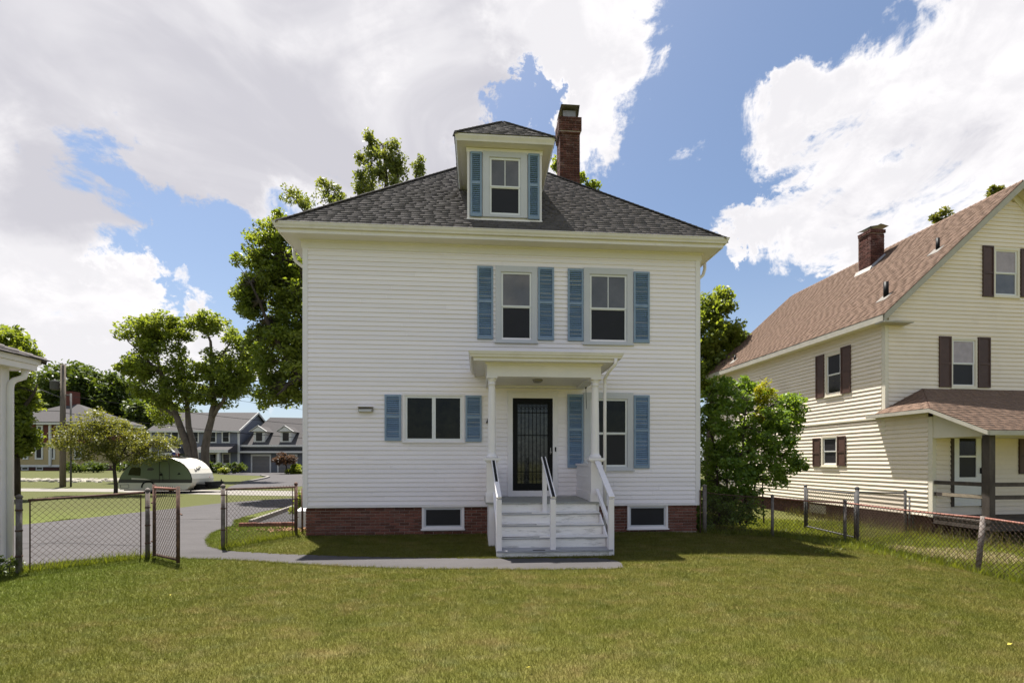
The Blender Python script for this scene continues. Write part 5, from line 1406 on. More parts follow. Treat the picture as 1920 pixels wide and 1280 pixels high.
# tree tops right behind the chimney
d = 24.0; bs_ = gat(1065, d)
tree('poplar_tree', 'thin tree tops peeping out behind the brick chimney of the white house', 'tree', bs_,
     [Lm([(1065, 915), (1066, 600), (1068, 350)], d, .25, .05), Lm([(1066, 520), (1100, 400), (1112, 350)], d, .08, .02)],
     [B(1112, 352, d, 12, 11, 10, 45, .28), B(1085, 335, d, 8, 14, 7, 45, .28), B(1040, 320, d, 5, 26, 9, 40, .22), B(1085, 400, d, 40, 40, 20, 50, .45)], LF_MAPLE, BARKD, .17)
# tree to the right, between the houses
d = 24.0; bs_ = gat(1335, d)
tree('oak_tree', 'bushy green tree between the white house and the cream house roof', 'tree', bs_,
     [Lm([(1335, 925), (1335, 800), (1338, 680), (1345, 580)], d, .35, .08), Lm([(1337, 740), (1370, 680), (1398, 640)], d, .12, .03), Lm([(1336, 720), (1310, 640), (1300, 590)], d, .12, .03)],
     [B(1342, 575, d, 34, 26, 26, 110, .5), B(1330, 630, d, 50, 48, 44, 120, .6), B(1385, 640, d, 26, 18, 14, 90, .42), B(1345, 700, d, 50, 50, 36, 110, .6), B(1300, 650, d, 40, 80, 30, 100, .6)], LF_MAPLE, BARKD, .20)
d = 30.0; bs_ = gat(1790, d)
tree('maple_tree', 'yellow-green tree tops just clearing the ridge of the cream house', 'tree', bs_,
     [Lm([(1790, 900), (1795, 600), (1810, 420)], d, .3, .06), Lm([(1795, 560), (1770, 450), (1766, 405)], d, .1, .02), Lm([(1800, 540), (1850, 430), (1860, 362)], d, .1, .02)],
     [B(1767, 405, d, 13, 11, 9, 45, .34), B(1860, 361, d, 11, 8, 7, 45, .32), B(1800, 470, d, 60, 50, 20, 60, .6)], LF_OLIVE, BARKD, .22)
# lilac-like shrub beside the right wall
d = 11.3; bs_ = gat(1375, d)
lm = [Lm([(1350 + 12 * i, 985 - abs(i - 2) * 2), (1345 + 18 * i, 900), (1330 + 32 * i, 800), (1325 + 38 * i, 740 + 12 * abs(i - 1))], d, .030, .010, random.uniform(-.5, .5)) for i in range(5)]
tree('lilac_shrub', 'large broad-leaved green shrub growing against the right wall of the white house', 'shrub', bs_, lm,
     [B(1350, 740, d, 38, 32, 36, 50, .17), B(1410, 742, d, 34, 32, 30, 50, .17), B(1340, 810, d, 44, 55, 55, 50, .18), B(1415, 810, d, 52, 52, 60, 50, .18), B(1470, 775, d, 32, 36, 34, 60, .2), B(1350, 890, d, 50, 60, 60, 50, .18), B(1420, 880, d, 50, 45, 42, 55, .2), B(1465, 850, d, 34, 40, 26, 52, .18), B(1498, 872, d, 16, 12, 8, 40, .13), B(1345, 950, d, 40, 32, 28, 55, .2), B(1465, 900, d, 12, 14, 6, 40, .12), B(1490, 755, d, 14, 16, 10, 50, .14), B(1335, 965, d, 40, 30, 34, 55, .2), B(1385, 945, d, 36, 38, 40, 55, .2), B(1370, 880, d, 46, 60, 40, 60, .22), B(1440, 800, d - .4, 50, 60, 24, 44, .17), B(1365, 770, d - .4, 46, 46, 20, 44, .17), B(1400, 860, d - .5, 56, 60, 22, 44, .17), B(1480, 800, d, 26, 40, 18, 44, .16), B(1350, 722, d, 20, 16, 10, 36, .13), B(1395, 718, d, 16, 14, 8, 36, .12), B(1500, 868, d, 18, 14, 9, 34, .11)],
     LF_LILAC, BARKD, .075, up=.5, twig=.006, aspect=.75)
d = 11.9; bs_ = gat(1432, d)
tree('sapling', 'yellow-leaved sapling poking out of the top of the green shrub', 'shrub', bs_, [Lm([(1432, 980), (1432, 850), (1434, 720)], d, .02, .006)],
     [B(1434, 735, d - 1.2, 16, 26, 22, 34, .13), B(1428, 778, d - 1.2, 13, 18, 12, 28, .12)], LF_YELLOW, BARKD, .075, up=1.2, aspect=.35, twig=.004)
# three-trunked tree across the street
d = 36.0; bs_ = gat(378, d)
tree('maple_tree', 'spreading maple with three grey trunks in front of the blue-grey house', 'tree', bs_,
     [Lm([(370, 900), (352, 840), (335, 790), (314, 745), (300, 690), (290, 640)], d, .34, .06), Lm([(374, 900), (362, 830), (352, 770), (348, 720), (335, 650)], d, .30, .06, 1.0), Lm([(382, 900), (385, 840), (397, 785), (402, 755), (396, 700), (395, 640), (380, 600)], d, .33, .05), Lm([(398, 785), (420, 750), (440, 700), (455, 650)], d, .16, .04, -.5), Lm([(330, 780), (300, 760), (270, 720)], d, .12, .04), Lm([(396, 700), (420, 660), (440, 630)], d, .12, .03), Lm([(300, 700), (262, 660), (240, 640)], d, .12, .03)],
     [B(262, 630, d, 34, 32, 32, 100, .7), B(318, 618, d, 40, 28, 35, 100, .7), B(300, 680, d, 54, 36, 45, 100, .75), B(255, 690, d, 30, 18, 17, 112, .7), B(375, 610, d, 18, 18, 10, 75, .6), B(400, 606, d, 22, 18, 15, 100, .65), B(390, 680, d, 32, 30, 22, 87, .7), B(440, 640, d, 34, 24, 20, 80, .65), B(450, 690, d, 40, 32, 35, 100, .75), B(425, 718, d, 40, 24, 30, 100, .7), B(345, 725, d, 44, 26, 25, 87, .7), B(300, 775, d + 3, 26, 20, 15, 87, .7), B(455, 735, d, 32, 16, 17, 100, .6), B(480, 670, d, 26, 30, 20, 87, .7), B(335, 748, d, 40, 20, 18, 70, .6), B(405, 745, d, 34, 18, 14, 60, .55), B(290, 735, d, 30, 26, 16, 70, .6)],
     LF_MAPLE, BARK, .235, aspect=.62)
# small olive tree in front of the pole
d = 21.5; bs_ = gat(216, d)
tree('crab_apple_tree', 'small low olive-green tree in front of the utility pole', 'tree', bs_,
     [Lm([(217, 929), (216, 895), (215, 868)], d, .085, .06), Lm([(215, 870), (190, 840), (150, 815), (122, 810)], d, .045, .012), Lm([(215, 870), (205, 830), (195, 790)], d, .045, .012), Lm([(215, 868), (240, 830), (262, 805)], d, .04, .01), Lm([(215, 870), (255, 845), (305, 822)], d, .04, .01, -.8)],
     [B(195, 795, d, 36, 24, 34, 90, .42), B(150, 825, d, 44, 24, 36, 80, .40), B(225, 815, d, 46, 30, 40, 90, .42), B(200, 845, d, 52, 18, 30, 80, .38), B(272, 832, d, 40, 22, 28, 76, .36), B(305, 830, d, 26, 14, 14, 60, .32), B(118, 830, d, 20, 13, 10, 60, .3), B(250, 860, d, 40, 10, 14, 55, .3), B(300, 855, d, 16, 7, 6, 40, .25)],
     LF_OLIVE, BARKD, .105, aspect=.5)
# tree behind the garage corner
d = 19.0; bs_ = gat(30, d)
tree('maple_tree', 'dark leafy maple rising behind the white garage corner', 'tree', bs_,
     [Lm([(20, 930), (20, 820), (18, 700), (15, 630)], d, .3, .06), Lm([(20, 800), (55, 750), (70, 720)], d, .1, .02)],
     [B(8, 640, d, 36, 26, 24, 100, .4), B(32, 662, d, 26, 18, 14, 80, .36), B(20, 740, d, 34, 55, 46, 110, .45), B(28, 812, d, 34, 44, 38, 110, .4), B(-20, 720, d, 50, 90, 40, 110, .6)], LF_MAPLE, BARKD, .19)
# rounded trees beyond the yellow house
wd = [(150, 745, 95, 70, 62, 'broad dark rounded tree beyond the yellow house, tallest of the far trees'), (220, 758, 98, 62, 64, 'dark rounded tree at the right shoulder of the far tree group'), (285, 790, 92, 40, 50, 'dark tree between the far tree group and the blue-grey house'), (100, 770, 99, 45, 62, 'dark tree half hidden behind the roof of the yellow house'), (330, 800, 110, 50, 40, 'dark tree behind the left end of the blue-grey house')]
for px, py, d, rx, ry, lb in wd:
    bs_ = gat(px, d)
    tree('far_tree', lb, 'tree', bs_, [Lm([(px, HZ + 12), (px, py + 20), (px, py - 20)], d, .6, .2)],
         [B(px, py, d, rx * .95, ry * .95, 170, 60, 1.9), B(px - rx * .2, py + ry * .6, d, rx * .95, ry * .7, 90, 50, 1.8)], LF_DARK, BARKD, .80, group='rounded trees beyond the far houses')
# shrubs by the blue-grey house
shr = [(385, 873, 56, 14, 9, LF_DARK, 'dark green shrub beside the maple trunks, leftmost of the hedge'), (410, 876, 57, 16, 8, LF_DARK, 'dark green shrub between the maple trunks and the porch post'), (441, 875, 56, 17, 10, LF_DARK, 'dark rounded shrub at the corner of the blue-grey house'), (421, 882, 54, 7, 4, LF_GRASS, 'low bright green shrub in front of the dark hedge'), (552, 884, 55, 14, 5, LF_GRASS, 'low bright green shrub beside the purple-leaved bush'), (556, 876, 56, 8, 5, LF_MAPLE, 'small green shrub right of the purple-leaved bush')]
for px, py, d, rx, ry, m_, lb in shr:
    bs_ = gat(px, d); tree('shrub', lb, 'shrub', bs_, [Lm([(px, HZ + 1.64 * F / d), (px, py)], d, .08, .03)], [B(px, py, d, rx, ry, 26, 36, .35)], m_, BARKD, .28, group='shrubs by the blue-grey house')
d = 55.0; bs_ = gat(537, d)
tree('purple_bush', 'round purple-brown bush in front of the right garage door', 'shrub', bs_, [Lm([(537, 888), (537, 870), (535, 858)], d, .10, .04)], [B(535, 860, d, 20, 13, 40, 40, .4)], LF_RED, BARKD, .26)
for px, rx, lb in ((150, 26, 'low dark hedge bush in front of the yellow house beside the pole'), (175, 22, 'low green hedge bush right of the pole at the yellow house'), (250, 30, 'low dark bush behind the camper rear')):
    d = 62.0; bs_ = gat(px, d); tree('shrub', lb, 'shrub', bs_, [Lm([(px, HZ + 1.64 * F / d), (px, 873)], d, .08, .03)], [B(px, 875, d, rx, 8, 30, 36, .5)], LF_DARK, BARKD, .36, group='bushes in front of the yellow house')
# shrub by the house corner behind the middle fence
d = 12.6; bs_ = gat(566, d)
tree('shrub', 'bright green shrub peeking past the left corner of the white house', 'shrub', bs_, [Lm([(566, 972), (564, 940), (566, 915)], d, .02, .008)], [B(562, 935, d, 9, 20, 14, 30, .12), B(552, 955, d, 10, 8, 7, 26, .1)], LF_GRASS, BARKD, .07, twig=.004)
# small dark plant at the garage foot
p = onG(18, 1076)
tree('shrub', 'small dark plant at the foot of the garage corner', 'shrub', p, [([p, p + Vector((0, 0, .12)), p + Vector((.02, 0, .22))], .008, .004)], [(p + Vector((-.05, 0, .12)), (.22, .15, .12), 16, 22, .07)], LF_DARK, BARKD, .045, twig=.002)

# ================================================================== FAR HOUSES
FD = 62.0
fo = gat(283, FD)
gh_ = thing('grey_house', 'long blue-grey two-storey house with white trim and garage wing across the street', 'house', fo, -TH)
def fx(px): return (px - 283) * FD / F
def fz(py): return 1.64 + (HZ - py) * FD / F
def Q(name, mb, m, parent=gh_): return mb.build(name, m, parent)
u1_ = fx(448); ze_, zr_ = fz(806), fz(767); dpt = 8.5
mb = MB(); mb.box(0, u1_, 0, dpt, -.3, ze_); mb.add([(u1_, 0, ze_), (u1_, dpt, ze_), (u1_, dpt / 2, zr_ - .1), (u1_ - .2, 0, ze_), (u1_ - .2, dpt, ze_), (u1_ - .2, dpt / 2, zr_ - .1)], [(0, 1, 2), (3, 5, 4)]); Q('wall', mb, SIDEG)
mb = MB()
z = .3
while z < ze_ - .2:
    mb.add([(0, -.02, z), (u1_, -.02, z), (u1_, -.002, z + .18), (0, -.002, z + .18)], [(0, 1, 2, 3)]); z += .18
o = Q('siding', mb, SIDEG); o['kind'] = 'stuff'
mb = MB(); o_ = .4
for (ya, yb) in ((-o_, dpt / 2), (dpt + o_, dpt / 2)):
    zc_ = ze_ - .1
    vs = [(-.3, ya, zc_), (u1_ + .3, ya, zc_), (u1_ + .3, yb, zr_), (-.3, yb, zr_)]
    mb.add(vs + [(x, y, zz - .12) for x, y, zz in vs], [(0, 1, 2, 3), (7, 6, 5, 4), (0, 4, 5, 1), (1, 5, 6, 2), (3, 2, 6, 7), (0, 3, 7, 4)])
fr = Q('roof', mb, FROOF)
mb = MB(); mb.box(-.3, u1_ + .3, -o_ - .03, -o_ + .02, ze_ - .32, ze_ - .10); Q('eave_board', mb, FTRIM, fr)
mb = MB()
for (ya, yb) in ((-o_, dpt / 2), (dpt + o_, dpt / 2)): mb.beam((u1_ + .34, ya, ze_ - .16), (u1_ + .34, yb, zr_ - .06), .06, .25)
Q('rake_board', mb, FTRIM, fr)
for xx in (0, u1_): 
    mb = MB(); mb.box(xx - .15, xx + .15, -.06, .0, 0, ze_ - .3); Q('corner_board', mb, FTRIM)
def fwin(px, y0, y1, w=15.5, y=-.0, parent=gh_, off=0.0):
    a, b = fx(px - w / 2), fx(px + w / 2)
    mb = MB(); mb.ring(a, b, fz(y1), fz(y0), .16, y - .07, y); wn = Q('window', mb, FTRIM, parent)
    mb = MB(); mb.box(a + .16, b - .16, y - .03, y - .004, fz(y1) + .16, fz(y0) - .16); Q('pane', mb, GLASSD, wn)
    mb = MB(); zm = (fz(y0) + fz(y1)) / 2; mb.box(a + .16, b - .16, y - .045, y - .031, zm - .03, zm + .03); Q('sash', mb, SIDEGD, wn)
for px in (303, 329, 366, 399, 424): fwin(px, 807.5, 830)
for px in (400, 425, 305, 366): fwin(px, 849, 870)
# porch roof along the front with white posts
mb = MB(); pz0, pz1 = fz(848), fz(834)
mb.prismX([(-2.2, pz0 + .25), (-2.2, pz0 + .0), (-.02, pz0), (-.02, pz1 + .2)], fx(383), fx(446)); pr = Q('porch_roof', mb, FROOF)
mb = MB(); mb.box(fx(382.5), fx(446.5), -2.28, -2.201, pz0 - .05, pz0 + .32); Q('eave_board', mb, FTRIM, pr)
for px in (386, 428):
    mb = MB(); mb.box(fx(px) - .14, fx(px) + .14, -2.1, -1.82, 0, pz0 - .01); Q('porch_post', mb, FTRIM)
mb = MB(); mb.prismY([(fx(325), fz(850)), (fx(352), fz(850)), (fx(348), fz(846)), (fx(338), fz(834)), (fx(328), fz(846))], -2.4, -.02); pg_ = Q('portico_roof', mb, FROOF)
mb = MB(); mb.beam((fx(324), -2.44, fz(848)), (fx(338), -2.44, fz(833)), .08, .28, up=(0, 1, 0)); mb.beam((fx(338), -2.44, fz(833)), (fx(352), -2.44, fz(848)), .08, .28, up=(0, 1, 0)); mb.box(fx(325), fx(351), -2.46, -2.41, fz(851.5), fz(849)); Q('portico_trim', mb, FTRIM, pg_)
for px in (328, 350):
    mb = MB(); mb.box(fx(px) - .12, fx(px) + .12, -2.35, -2.1, 0, fz(851)); Q('porch_post', mb, FTRIM)
# garage wing
wx0, wx1 = u1_ + .02, fx(625); wz = fz(833); wr = fz(777)
mb = MB(); mb.box(wx0, wx1, .8, 8, -.3, wz); Q('garage_wall', mb, SIDEGD)
mb = MB(); vs = [(wx0 + .05, .3, wz - .05), (wx1 + .3, .3, wz - .05), (fx(545), 5.0, wr), (fx(470), 5.0, wr + .1)]
mb.add(vs, [(0, 1, 2, 3)]); mb.quad((wx1 + .3, .3, wz - .05), (wx1 + .3, 8.4, wz - .05), (fx(545), 5.0, wr)); mb.quad((fx(470), 5.0, wr + .1), (fx(545), 5.0, wr), (wx1 + .3, 8.4, wz - .05), (wx0 + .05, 8.4, wz - .05)); wroof = Q('garage_roof', mb, FROOF)
mb = MB(); mb.box(wx0 + .03, wx1 + .3, .22, .29, wz - .30, wz - .03); Q('eave_board', mb, FTRIM, wroof)
mb = MB(); mb.prismX([(-.1, fz(846)), (-.1, fz(848.5)), (.79, fz(848.5)), (.79, fz(841))], wx0 + .05, wx1); Q('pent_roof', mb, FROOF)
mb = MB(); mb.box(wx0 + .03, wx1, -.18, -.11, fz(848.6), fz(845.5)); Q('pent_trim', mb, FTRIM)
for a, b in ((465, 503), (515, 553)):
    mb = MB(); mb.ring(fx(a), fx(b), -.02, fz(851), .18, .70, .79, .0, .25); gd = Q('garage_door', mb, FTRIM)
    for k in range(4):
        zz0 = (fz(853.5) - .02) * k / 4; zz1 = (fz(853.5) - .02) * (k + 1) / 4 - .03
        mb = MB(); mb.box(fx(a) + .18, fx(b) - .18, .74, .785, zz0 + .02, zz1 + .02); Q('panel', mb, GARD, gd)
for px in (480.5, 531):
    xx = fx(px); zb0, zb1 = fz(828), fz(808)
    yv = lambda z: .3 + (z - wz) / (wr - wz) * 4.7
    mb = MB(); mb.box(xx - .75, xx + .75, yv(zb0), 4.6, zb0, zb1); dm = Q('dormer', mb, FTRIM)
    mb = MB(); mb.prismY([(xx - 1.15, zb1 - .05), (xx + 1.15, zb1 - .05), (xx, zb1 + .75)], yv(zb0) - .25, 4.9); Q('dormer_roof', mb, FROOF, dm)
    mb = MB(); yy = yv(zb0) - .28; mb.beam((xx - 1.2, yy, zb1 - .02), (xx, yy, zb1 + .80), .06, .22, up=(0, 1, 0)); mb.beam((xx, yy, zb1 + .80), (xx + 1.2, yy, zb1 - .02), .06, .22, up=(0, 1, 0)); mb.prismY([(xx - 1, zb1 - .0), (xx + 1, zb1 - .0), (xx, zb1 + .66)], yy, yy + .02); Q('dormer_trim', mb, FTRIM, dm)
    mb = MB(); mb.box(xx - .42, xx + .42, yv(zb0) - .03, yv(zb0) - .003, zb0 + .15, zb1 - .15); Q('pane', mb, GLASSD, dm)
# flag on the portico
p = atd(327, 852, FD - 4.5)
fl = thing('flag', 'small red, white and blue flag on a staff by the portico of the blue-grey house', 'flag', (p.x, p.y, p.z))
mb = MB(); mb.tube([(-.9, 0, -.6), (-.1, -.1, .35)], .03, 6); mb.build('staff', FTRIM, fl)
for k in range(7):
    mb = MB(); x0 = -.2 + k * .11; mb.quad((x0, -.1 + .05 * math.sin(k), .25), (x0 + .1, -.1 + .05 * math.sin(k + 1), .28 - k * .02), (x0 + .25, -.1, -.65), (x0 + .15, -.1, -.6)); mb.build('stripe', FLAGR if k % 2 == 0 else FLAGW, fl)
mb = MB(); mb.quad((-.22, -.16, .28), (.2, -.16, .30), (.26, -.16, -.08), (-.14, -.16, -.06)); mb.build('canton', FLAGB, fl)

# yellow house at the far left
YD = 74.0; yo = gat(20, YD)
yh = thing('yellow_house', 'yellow and red-brown house with grey hip roof behind the utility pole', 'house', yo, -TH)
def yx(px): return (px - 20) * YD / F
def yz(py): return 1.64 + (HZ - py) * YD / F
def Y(name, mb, m, parent=yh): return mb.build(name, m, parent)
w_ = yx(185)
mb = MB(); mb.box(-2, w_, .1, 8, -.2, yz(873)); Y('foundation', mb, FOUND)
mb = MB(); mb.box(-2, w_, 0, 8, yz(873), yz(829)); Y('wall', mb, YELL)
mb = MB(); mb.box(yx(82), yx(112), -.05, 8, yz(829), yz(795)); mb.box(-2, yx(82), -.05, 8, yz(829), yz(795)); mb.box(yx(112), w_, -.05, 8, yz(829), yz(795)); Y('upper_wall', mb, MAROON)
mb = MB(); mb.sweep(-2, w_, 0, 8, [(.0, yz(796)), (.6, yz(796)), (.6, yz(792)), (0, yz(792))]); Y('eave_board', mb, FTRIM)
mb = MB(); zt_ = yz(791); zk = yz(752); e0, e1 = -2.7, w_ + .7
mb.quad((e0, -.7, zt_), (e1, -.7, zt_), (w_ - 5, 3.4, zk - 1.0), (yx(105), 4, zk), (yx(82), 4, zk)); mb.quad((e1, -.7, zt_), (e1, 8.7, zt_), (w_ - 5, 3.4, zk - 1)); mb.quad((e0, 8.7, zt_), (e0, -.7, zt_), (yx(82), 4, zk)); mb.quad((yx(82), 4, zk), (yx(105), 4, zk), (w_ - 5, 3.4, zk - 1), (e1, 8.7, zt_), (e0, 8.7, zt_)); yr = Y('roof', mb, FROOF)
mb = MB(); mb.box(yx(78), yx(96), 3.6, 5.0, zk - 1.2, yz(727)); Y('chimney', mb, MAROON)
mb = MB(); mb.box(yx(94), yx(98), -.25, -.06, yz(873), yz(793)); Y('downspout', mb, FTRIM)
mb = MB(); mb.box(-2, w_, -.1, -.0, yz(875), yz(871)); Y('water_table', mb, FTRIM)
for a, b, c, d in ((66.5, 835, 81.5, 861), (43, 836, 54, 861), (107, 797, 120, 823), (70, 797, 82, 820), (96, 836, 104, 861), (140, 836, 154, 861), (141, 798, 154, 822)):
    mb = MB(); y_ = -.06 if b < 830 else 0.0; mb.ring(yx(a), yx(c), yz(d), yz(b), .25, y_ - .09, y_); wn = Y('window', mb, FTRIM)
    mb = MB(); mb.box(yx(a) + .25, yx(c) - .25, y_ - .04, y_ - .004, yz(d) + .25, yz(b) - .25); Y('pane', mb, GLASSD, wn)
for a, c in ((40, 53), (67, 80)):
    mb = MB(); mb.ring(yx(a), yx(c), yz(881), yz(875), .12, .03, .09); wn = Y('cellar_window', mb, FTRIM); mb = MB(); mb.box(yx(a) + .12, yx(c) - .12, .06, .095, yz(881) + .12, yz(875) - .12); Y('pane', mb, GLASSD, wn)

# ================================================================== STREET FURNITURE
pd = 28.3; pb = gat(118, pd)
up_ = thing('utility_pole', 'weathered wooden utility pole with a grey transformer can', 'utility pole', pb)
ptop = 1.64 + (HZ - 683) * pd / F
mb = MB(); mb.tube([(0, 0, -.1), (0, 0, ptop * .5), (.03, 0, ptop)], [.155, .14, .12], 12); mb.build('pole', POLEW, up_, smooth=True)
s_ = pd / F; tz0, tz1 = 1.64 + (HZ - 731) * s_, 1.64 + (HZ - 715) * s_
mb = MB(); mb.lathe(-.42, -.05, [(.0, tz0), (.2, tz0), (.23, tz0 + .06), (.23, tz1 - .05), (.24, tz1 - .04), (.24, tz1), (.05, tz1 + .06), (.04, tz1 + .14), (0, tz1 + .15)], 14); tr_ = mb.build('transformer', GREYPOST, up_, smooth=True)
mb = MB(); mb.tube([(-.2, 0, tz0 + .15), (0, 0, tz0 + .15)], .04, 6); mb.tube([(-.2, 0, tz1 - .1), (0, 0, tz1 - .1)], .04, 6); mb.build('bracket', GREYPOST, up_)
mb = MB(); mb.tube([(.0, -.1, 1.64 + (HZ - 746) * s_), (-.5, -.3, 1.64 + (HZ - 738) * s_), (-1.1, -.5, 1.64 + (HZ - 730) * s_)], .03, 6); mb.build('lamp_arm', GREYPOST, up_)
mb = MB(); xo = 13 * s_; mb.tube([(xo, .05, 0), (xo, .05, 1.64 + (HZ - 737) * s_)], .05, 8); mb.tube([(xo, .05, 1.64 + (HZ - 740) * s_), (.05, .05, 1.64 + (HZ - 740) * s_)], .03, 6); mb.tube([(xo, .05, 3.2), (.1, .05, 3.2)], .03, 6); mb.build('conduit', GREYPOST, up_, smooth=True)
# wires from the pole along the street
def wireline(p, q, sag, r, label):
    p, q = Vector(p), Vector(q); n = 14
    mb = MB(); mb.tube([p.lerp(q, i / n) - p - Vector((0, 0, sag * 4 * (i / n) * (1 - i / n))) for i in range(n + 1)], r, 4, cap=False)
    tag(mb.build('power_line', BLACK, None, p), label, 'power line', 'overhead wires along the street')
pt = pb + Vector((.03, 0, ptop - .15))
wireline(pt, atd(760, 786, 40), .5, .011, 'thin overhead wire, topmost, running from the pole tip to the right')
wireline(pb + Vector((0, 0, ptop - 1.9)), atd(760, 806, 40), .4, .014, 'overhead wire running right from beside the transformer')
wireline(pb + Vector((0, 0, ptop - 3.0)), atd(760, 830, 40), .35, .018, 'lowest overhead cable running right from the pole across the trees')
wireline(pb + Vector((0, 0, ptop - 2.9)), atd(-300, 730, 30), .3, .016, 'overhead cable running left from the pole behind the garage')
wireline(pb + Vector((0, 0, ptop - .2)), atd(-300, 640, 30), .3, .010, 'topmost overhead wire running left from the pole tip')

# border of pale rocks
def rocks():
    p0, p1 = onG(-60, 900.5), onG(228, 901.5); V = []; Fc = []
    ico = MB()
    for i in range(330):
        t = rng.random(); c = p0.lerp(p1, t); r = rng.uniform(.08, .22)
        x, y = c.x + rng.normal(0, .12), c.y + rng.normal(0, .85) * (.4 + .9 * t)
        k = len(V); n = 6
        for zz, rr in ((0.0, 1.0), (.5, .9), (.95, .45)):
            for j in range(n):
                a = 2 * math.pi * j / n + i; q = rr * r * rng.uniform(.75, 1.2)
                V.append((x + math.cos(a) * q * 1.2 - p0.x, y + math.sin(a) * q - p0.y, zz * r * 1.0))
        for a in range(2):
            for j in range(n): Fc.append((k + a * n + j, k + a * n + (j + 1) % n, k + (a + 1) * n + (j + 1) % n, k + (a + 1) * n + j))
        Fc.append((k + 12, k + 13, k + 14, k + 15)); Fc.append((k + 15, k + 16, k + 17, k + 12))
    o = np_mesh('rock_border', np.array(V), np.array(Fc), ROCKM, None, (p0.x, p0.y, 0)); tag(o, 'strip of pale rocks on the grass beyond the street', 'rocks', kind='stuff')
rocks()

# ================================================================== CAMPER
CDp = 22.9; cs = CDp / F / 9.14
co = CAMP + AX_R * ((222 - 960) / F * CDp) + AX_F * CDp
cam_z0 = .17
cp = thing('camper_trailer', 'small rounded green and white camper trailer parked by the street', 'camper', (co.x, co.y, 0.006), -TH + R(-1.0))
def cxy(x, y): return ((x - 65) * cs, (735 - y) * cs + cam_z0)
prof = [(100, 735), (70, 700), (65, 620), (85, 550), (125, 475), (190, 385), (270, 310), (370, 245), (480, 205), (600, 190), (760, 186), (920, 190), (1020, 205), (1120, 245), (1200, 300), (1270, 375), (1320, 460), (1345, 550), (1343, 610), (1325, 660), (1260, 728), (1200, 735)]
poly = [cxy(*p) for p in prof]
CWd = 1.62
def Cq(name, mb, m, parent=cp, smooth=False): return mb.build(name, m, parent, smooth=smooth)
mb = MB(); n = len(poly)
mb.add([(x, 0, z) for x, z in poly] + [(x, CWd, z) for x, z in poly], [(i, i + n, (i + 1) % n + n, (i + 1) % n) for i in range(n)] + [tuple(reversed(range(n, 2 * n)))])
Cq('body', mb, CAMPW)
def clip_poly(zlo, zhi, shrink=0.0):
    # polygon of the side profile between two heights
    out = []
    def clipz(pts, z, keep_above):
        r = []
        for i in range(len(pts)):
            a, b = pts[i], pts[(i + 1) % len(pts)]
            ia = (a[1] >= z) == keep_above; ib = (b[1] >= z) == keep_above
            if ia: r.append(a)
            if ia != ib:
                t = (z - a[1]) / (b[1] - a[1]); r.append((a[0] + (b[0] - a[0]) * t, z))
        return r
    return clipz(clipz(poly, zlo, True), zhi, False)
zb1 = cxy(0, 618)[1]; zb2 = cxy(0, 556)[1]
for nm, lo, hi, m_ in (('lower_side_panel', -1, zb1, CAMPW), ('side_band', zb1, zb2, CAMPD), ('side_panel', zb2, 9, CAMPG)):
    pl_ = clip_poly(lo, hi); mb = MB(); mb.prismY(pl_, -.012, .001); Cq(nm, mb, m_)
mb = MB(); mb.tube([(x, -.012, z) for x, z in poly[5:19]], .018, 5); Cq('edge_trim', mb, CAMPD)
def cpoly(name, pts, m, y=-.016, parent=cp, th=.003):
    mb = MB(); mb.prismY([cxy(*p) for p in pts], y - th, y); return Cq(name, mb, m, parent)
cpoly('side_window', [(240, 485), (455, 495), (460, 370), (430, 350), (310, 352), (270, 395)], GLASSD)
mb = MB(); q = [cxy(*p) for p in [(785, 600), (785, 262), (800, 245), (925, 245), (945, 270), (957, 330), (957, 600)]]; mb.tube([(x, -.02, z) for x, z in q], .013, 5); dr_ = Cq('door', mb, CAMPD)
mb = MB(); q = [cxy(*p) for p in [(805, 430), (845, 470), (852, 530), (850, 600)]]; mb.tube([(x, -.05, z) for x, z in q], .010, 5); mb.box(cxy(795, 0)[0], cxy(830, 0)[0], -.04, -.015, cxy(0, 495)[1], cxy(0, 460)[1]); Cq('handle', mb, BLACK, dr_)
cpoly('vent', [(1090, 480), (1155, 470), (1125, 440)], BLACK)
cpoly('swoosh', [(300, 560), (640, 570), (520, 545), (300, 530)], CAMPW)
lg = cpoly('side_emblem', [(565, 400), (650, 410), (700, 385), (660, 360), (590, 365)], CAMPD)
mb = MB(); q = [cxy(*p) for p in [(105, 650), (250, 645), (255, 695), (240, 710), (115, 708)]]; mb.tube([(x, -.016, z) for x, z in q + q[:1]], .009, 5); Cq('hatch', mb, CAMPD)
# script emblem on the rounded front
def on_front(f, w):   # f 0..1 along the profile from the crown to the nose, w across the width
    seg = poly[12:18]; k = f * (len(seg) - 1); i = min(int(k), len(seg) - 2); t = k - i
    a, b = seg[i], seg[i + 1]; x = a[0] + (b[0] - a[0]) * t; z = a[1] + (b[1] - a[1]) * t
    nx, nz = (a[1] - b[1]), (b[0] - a[0]); ln = math.hypot(nx, nz)
    return Vector((x + abs(nx) / ln * .012, w * CWd, z + abs(nz) / ln * .012))
mb = MB()
for st in ([(.74, .24), (.62, .27), (.72, .31)], [(.70, .34), (.58, .38), (.69, .41)], [(.55, .42), (.67, .43), (.60, .47), (.66, .49)], [(.52, .50), (.63, .51), (.55, .55)], [(.48, .58), (.58, .60), (.52, .64)], [(.70, .26), (.60, .46), (.53, .64)]):
    mb.tube([on_front(f, w) for f, w in st], .010, 4)
Cq('front_emblem', mb, GREYPOST)
mb = MB(); mb.tube([on_front(.96, .8), on_front(.98, .8)], .02, 6); Cq('marker_lamp', mb, FLAGR)
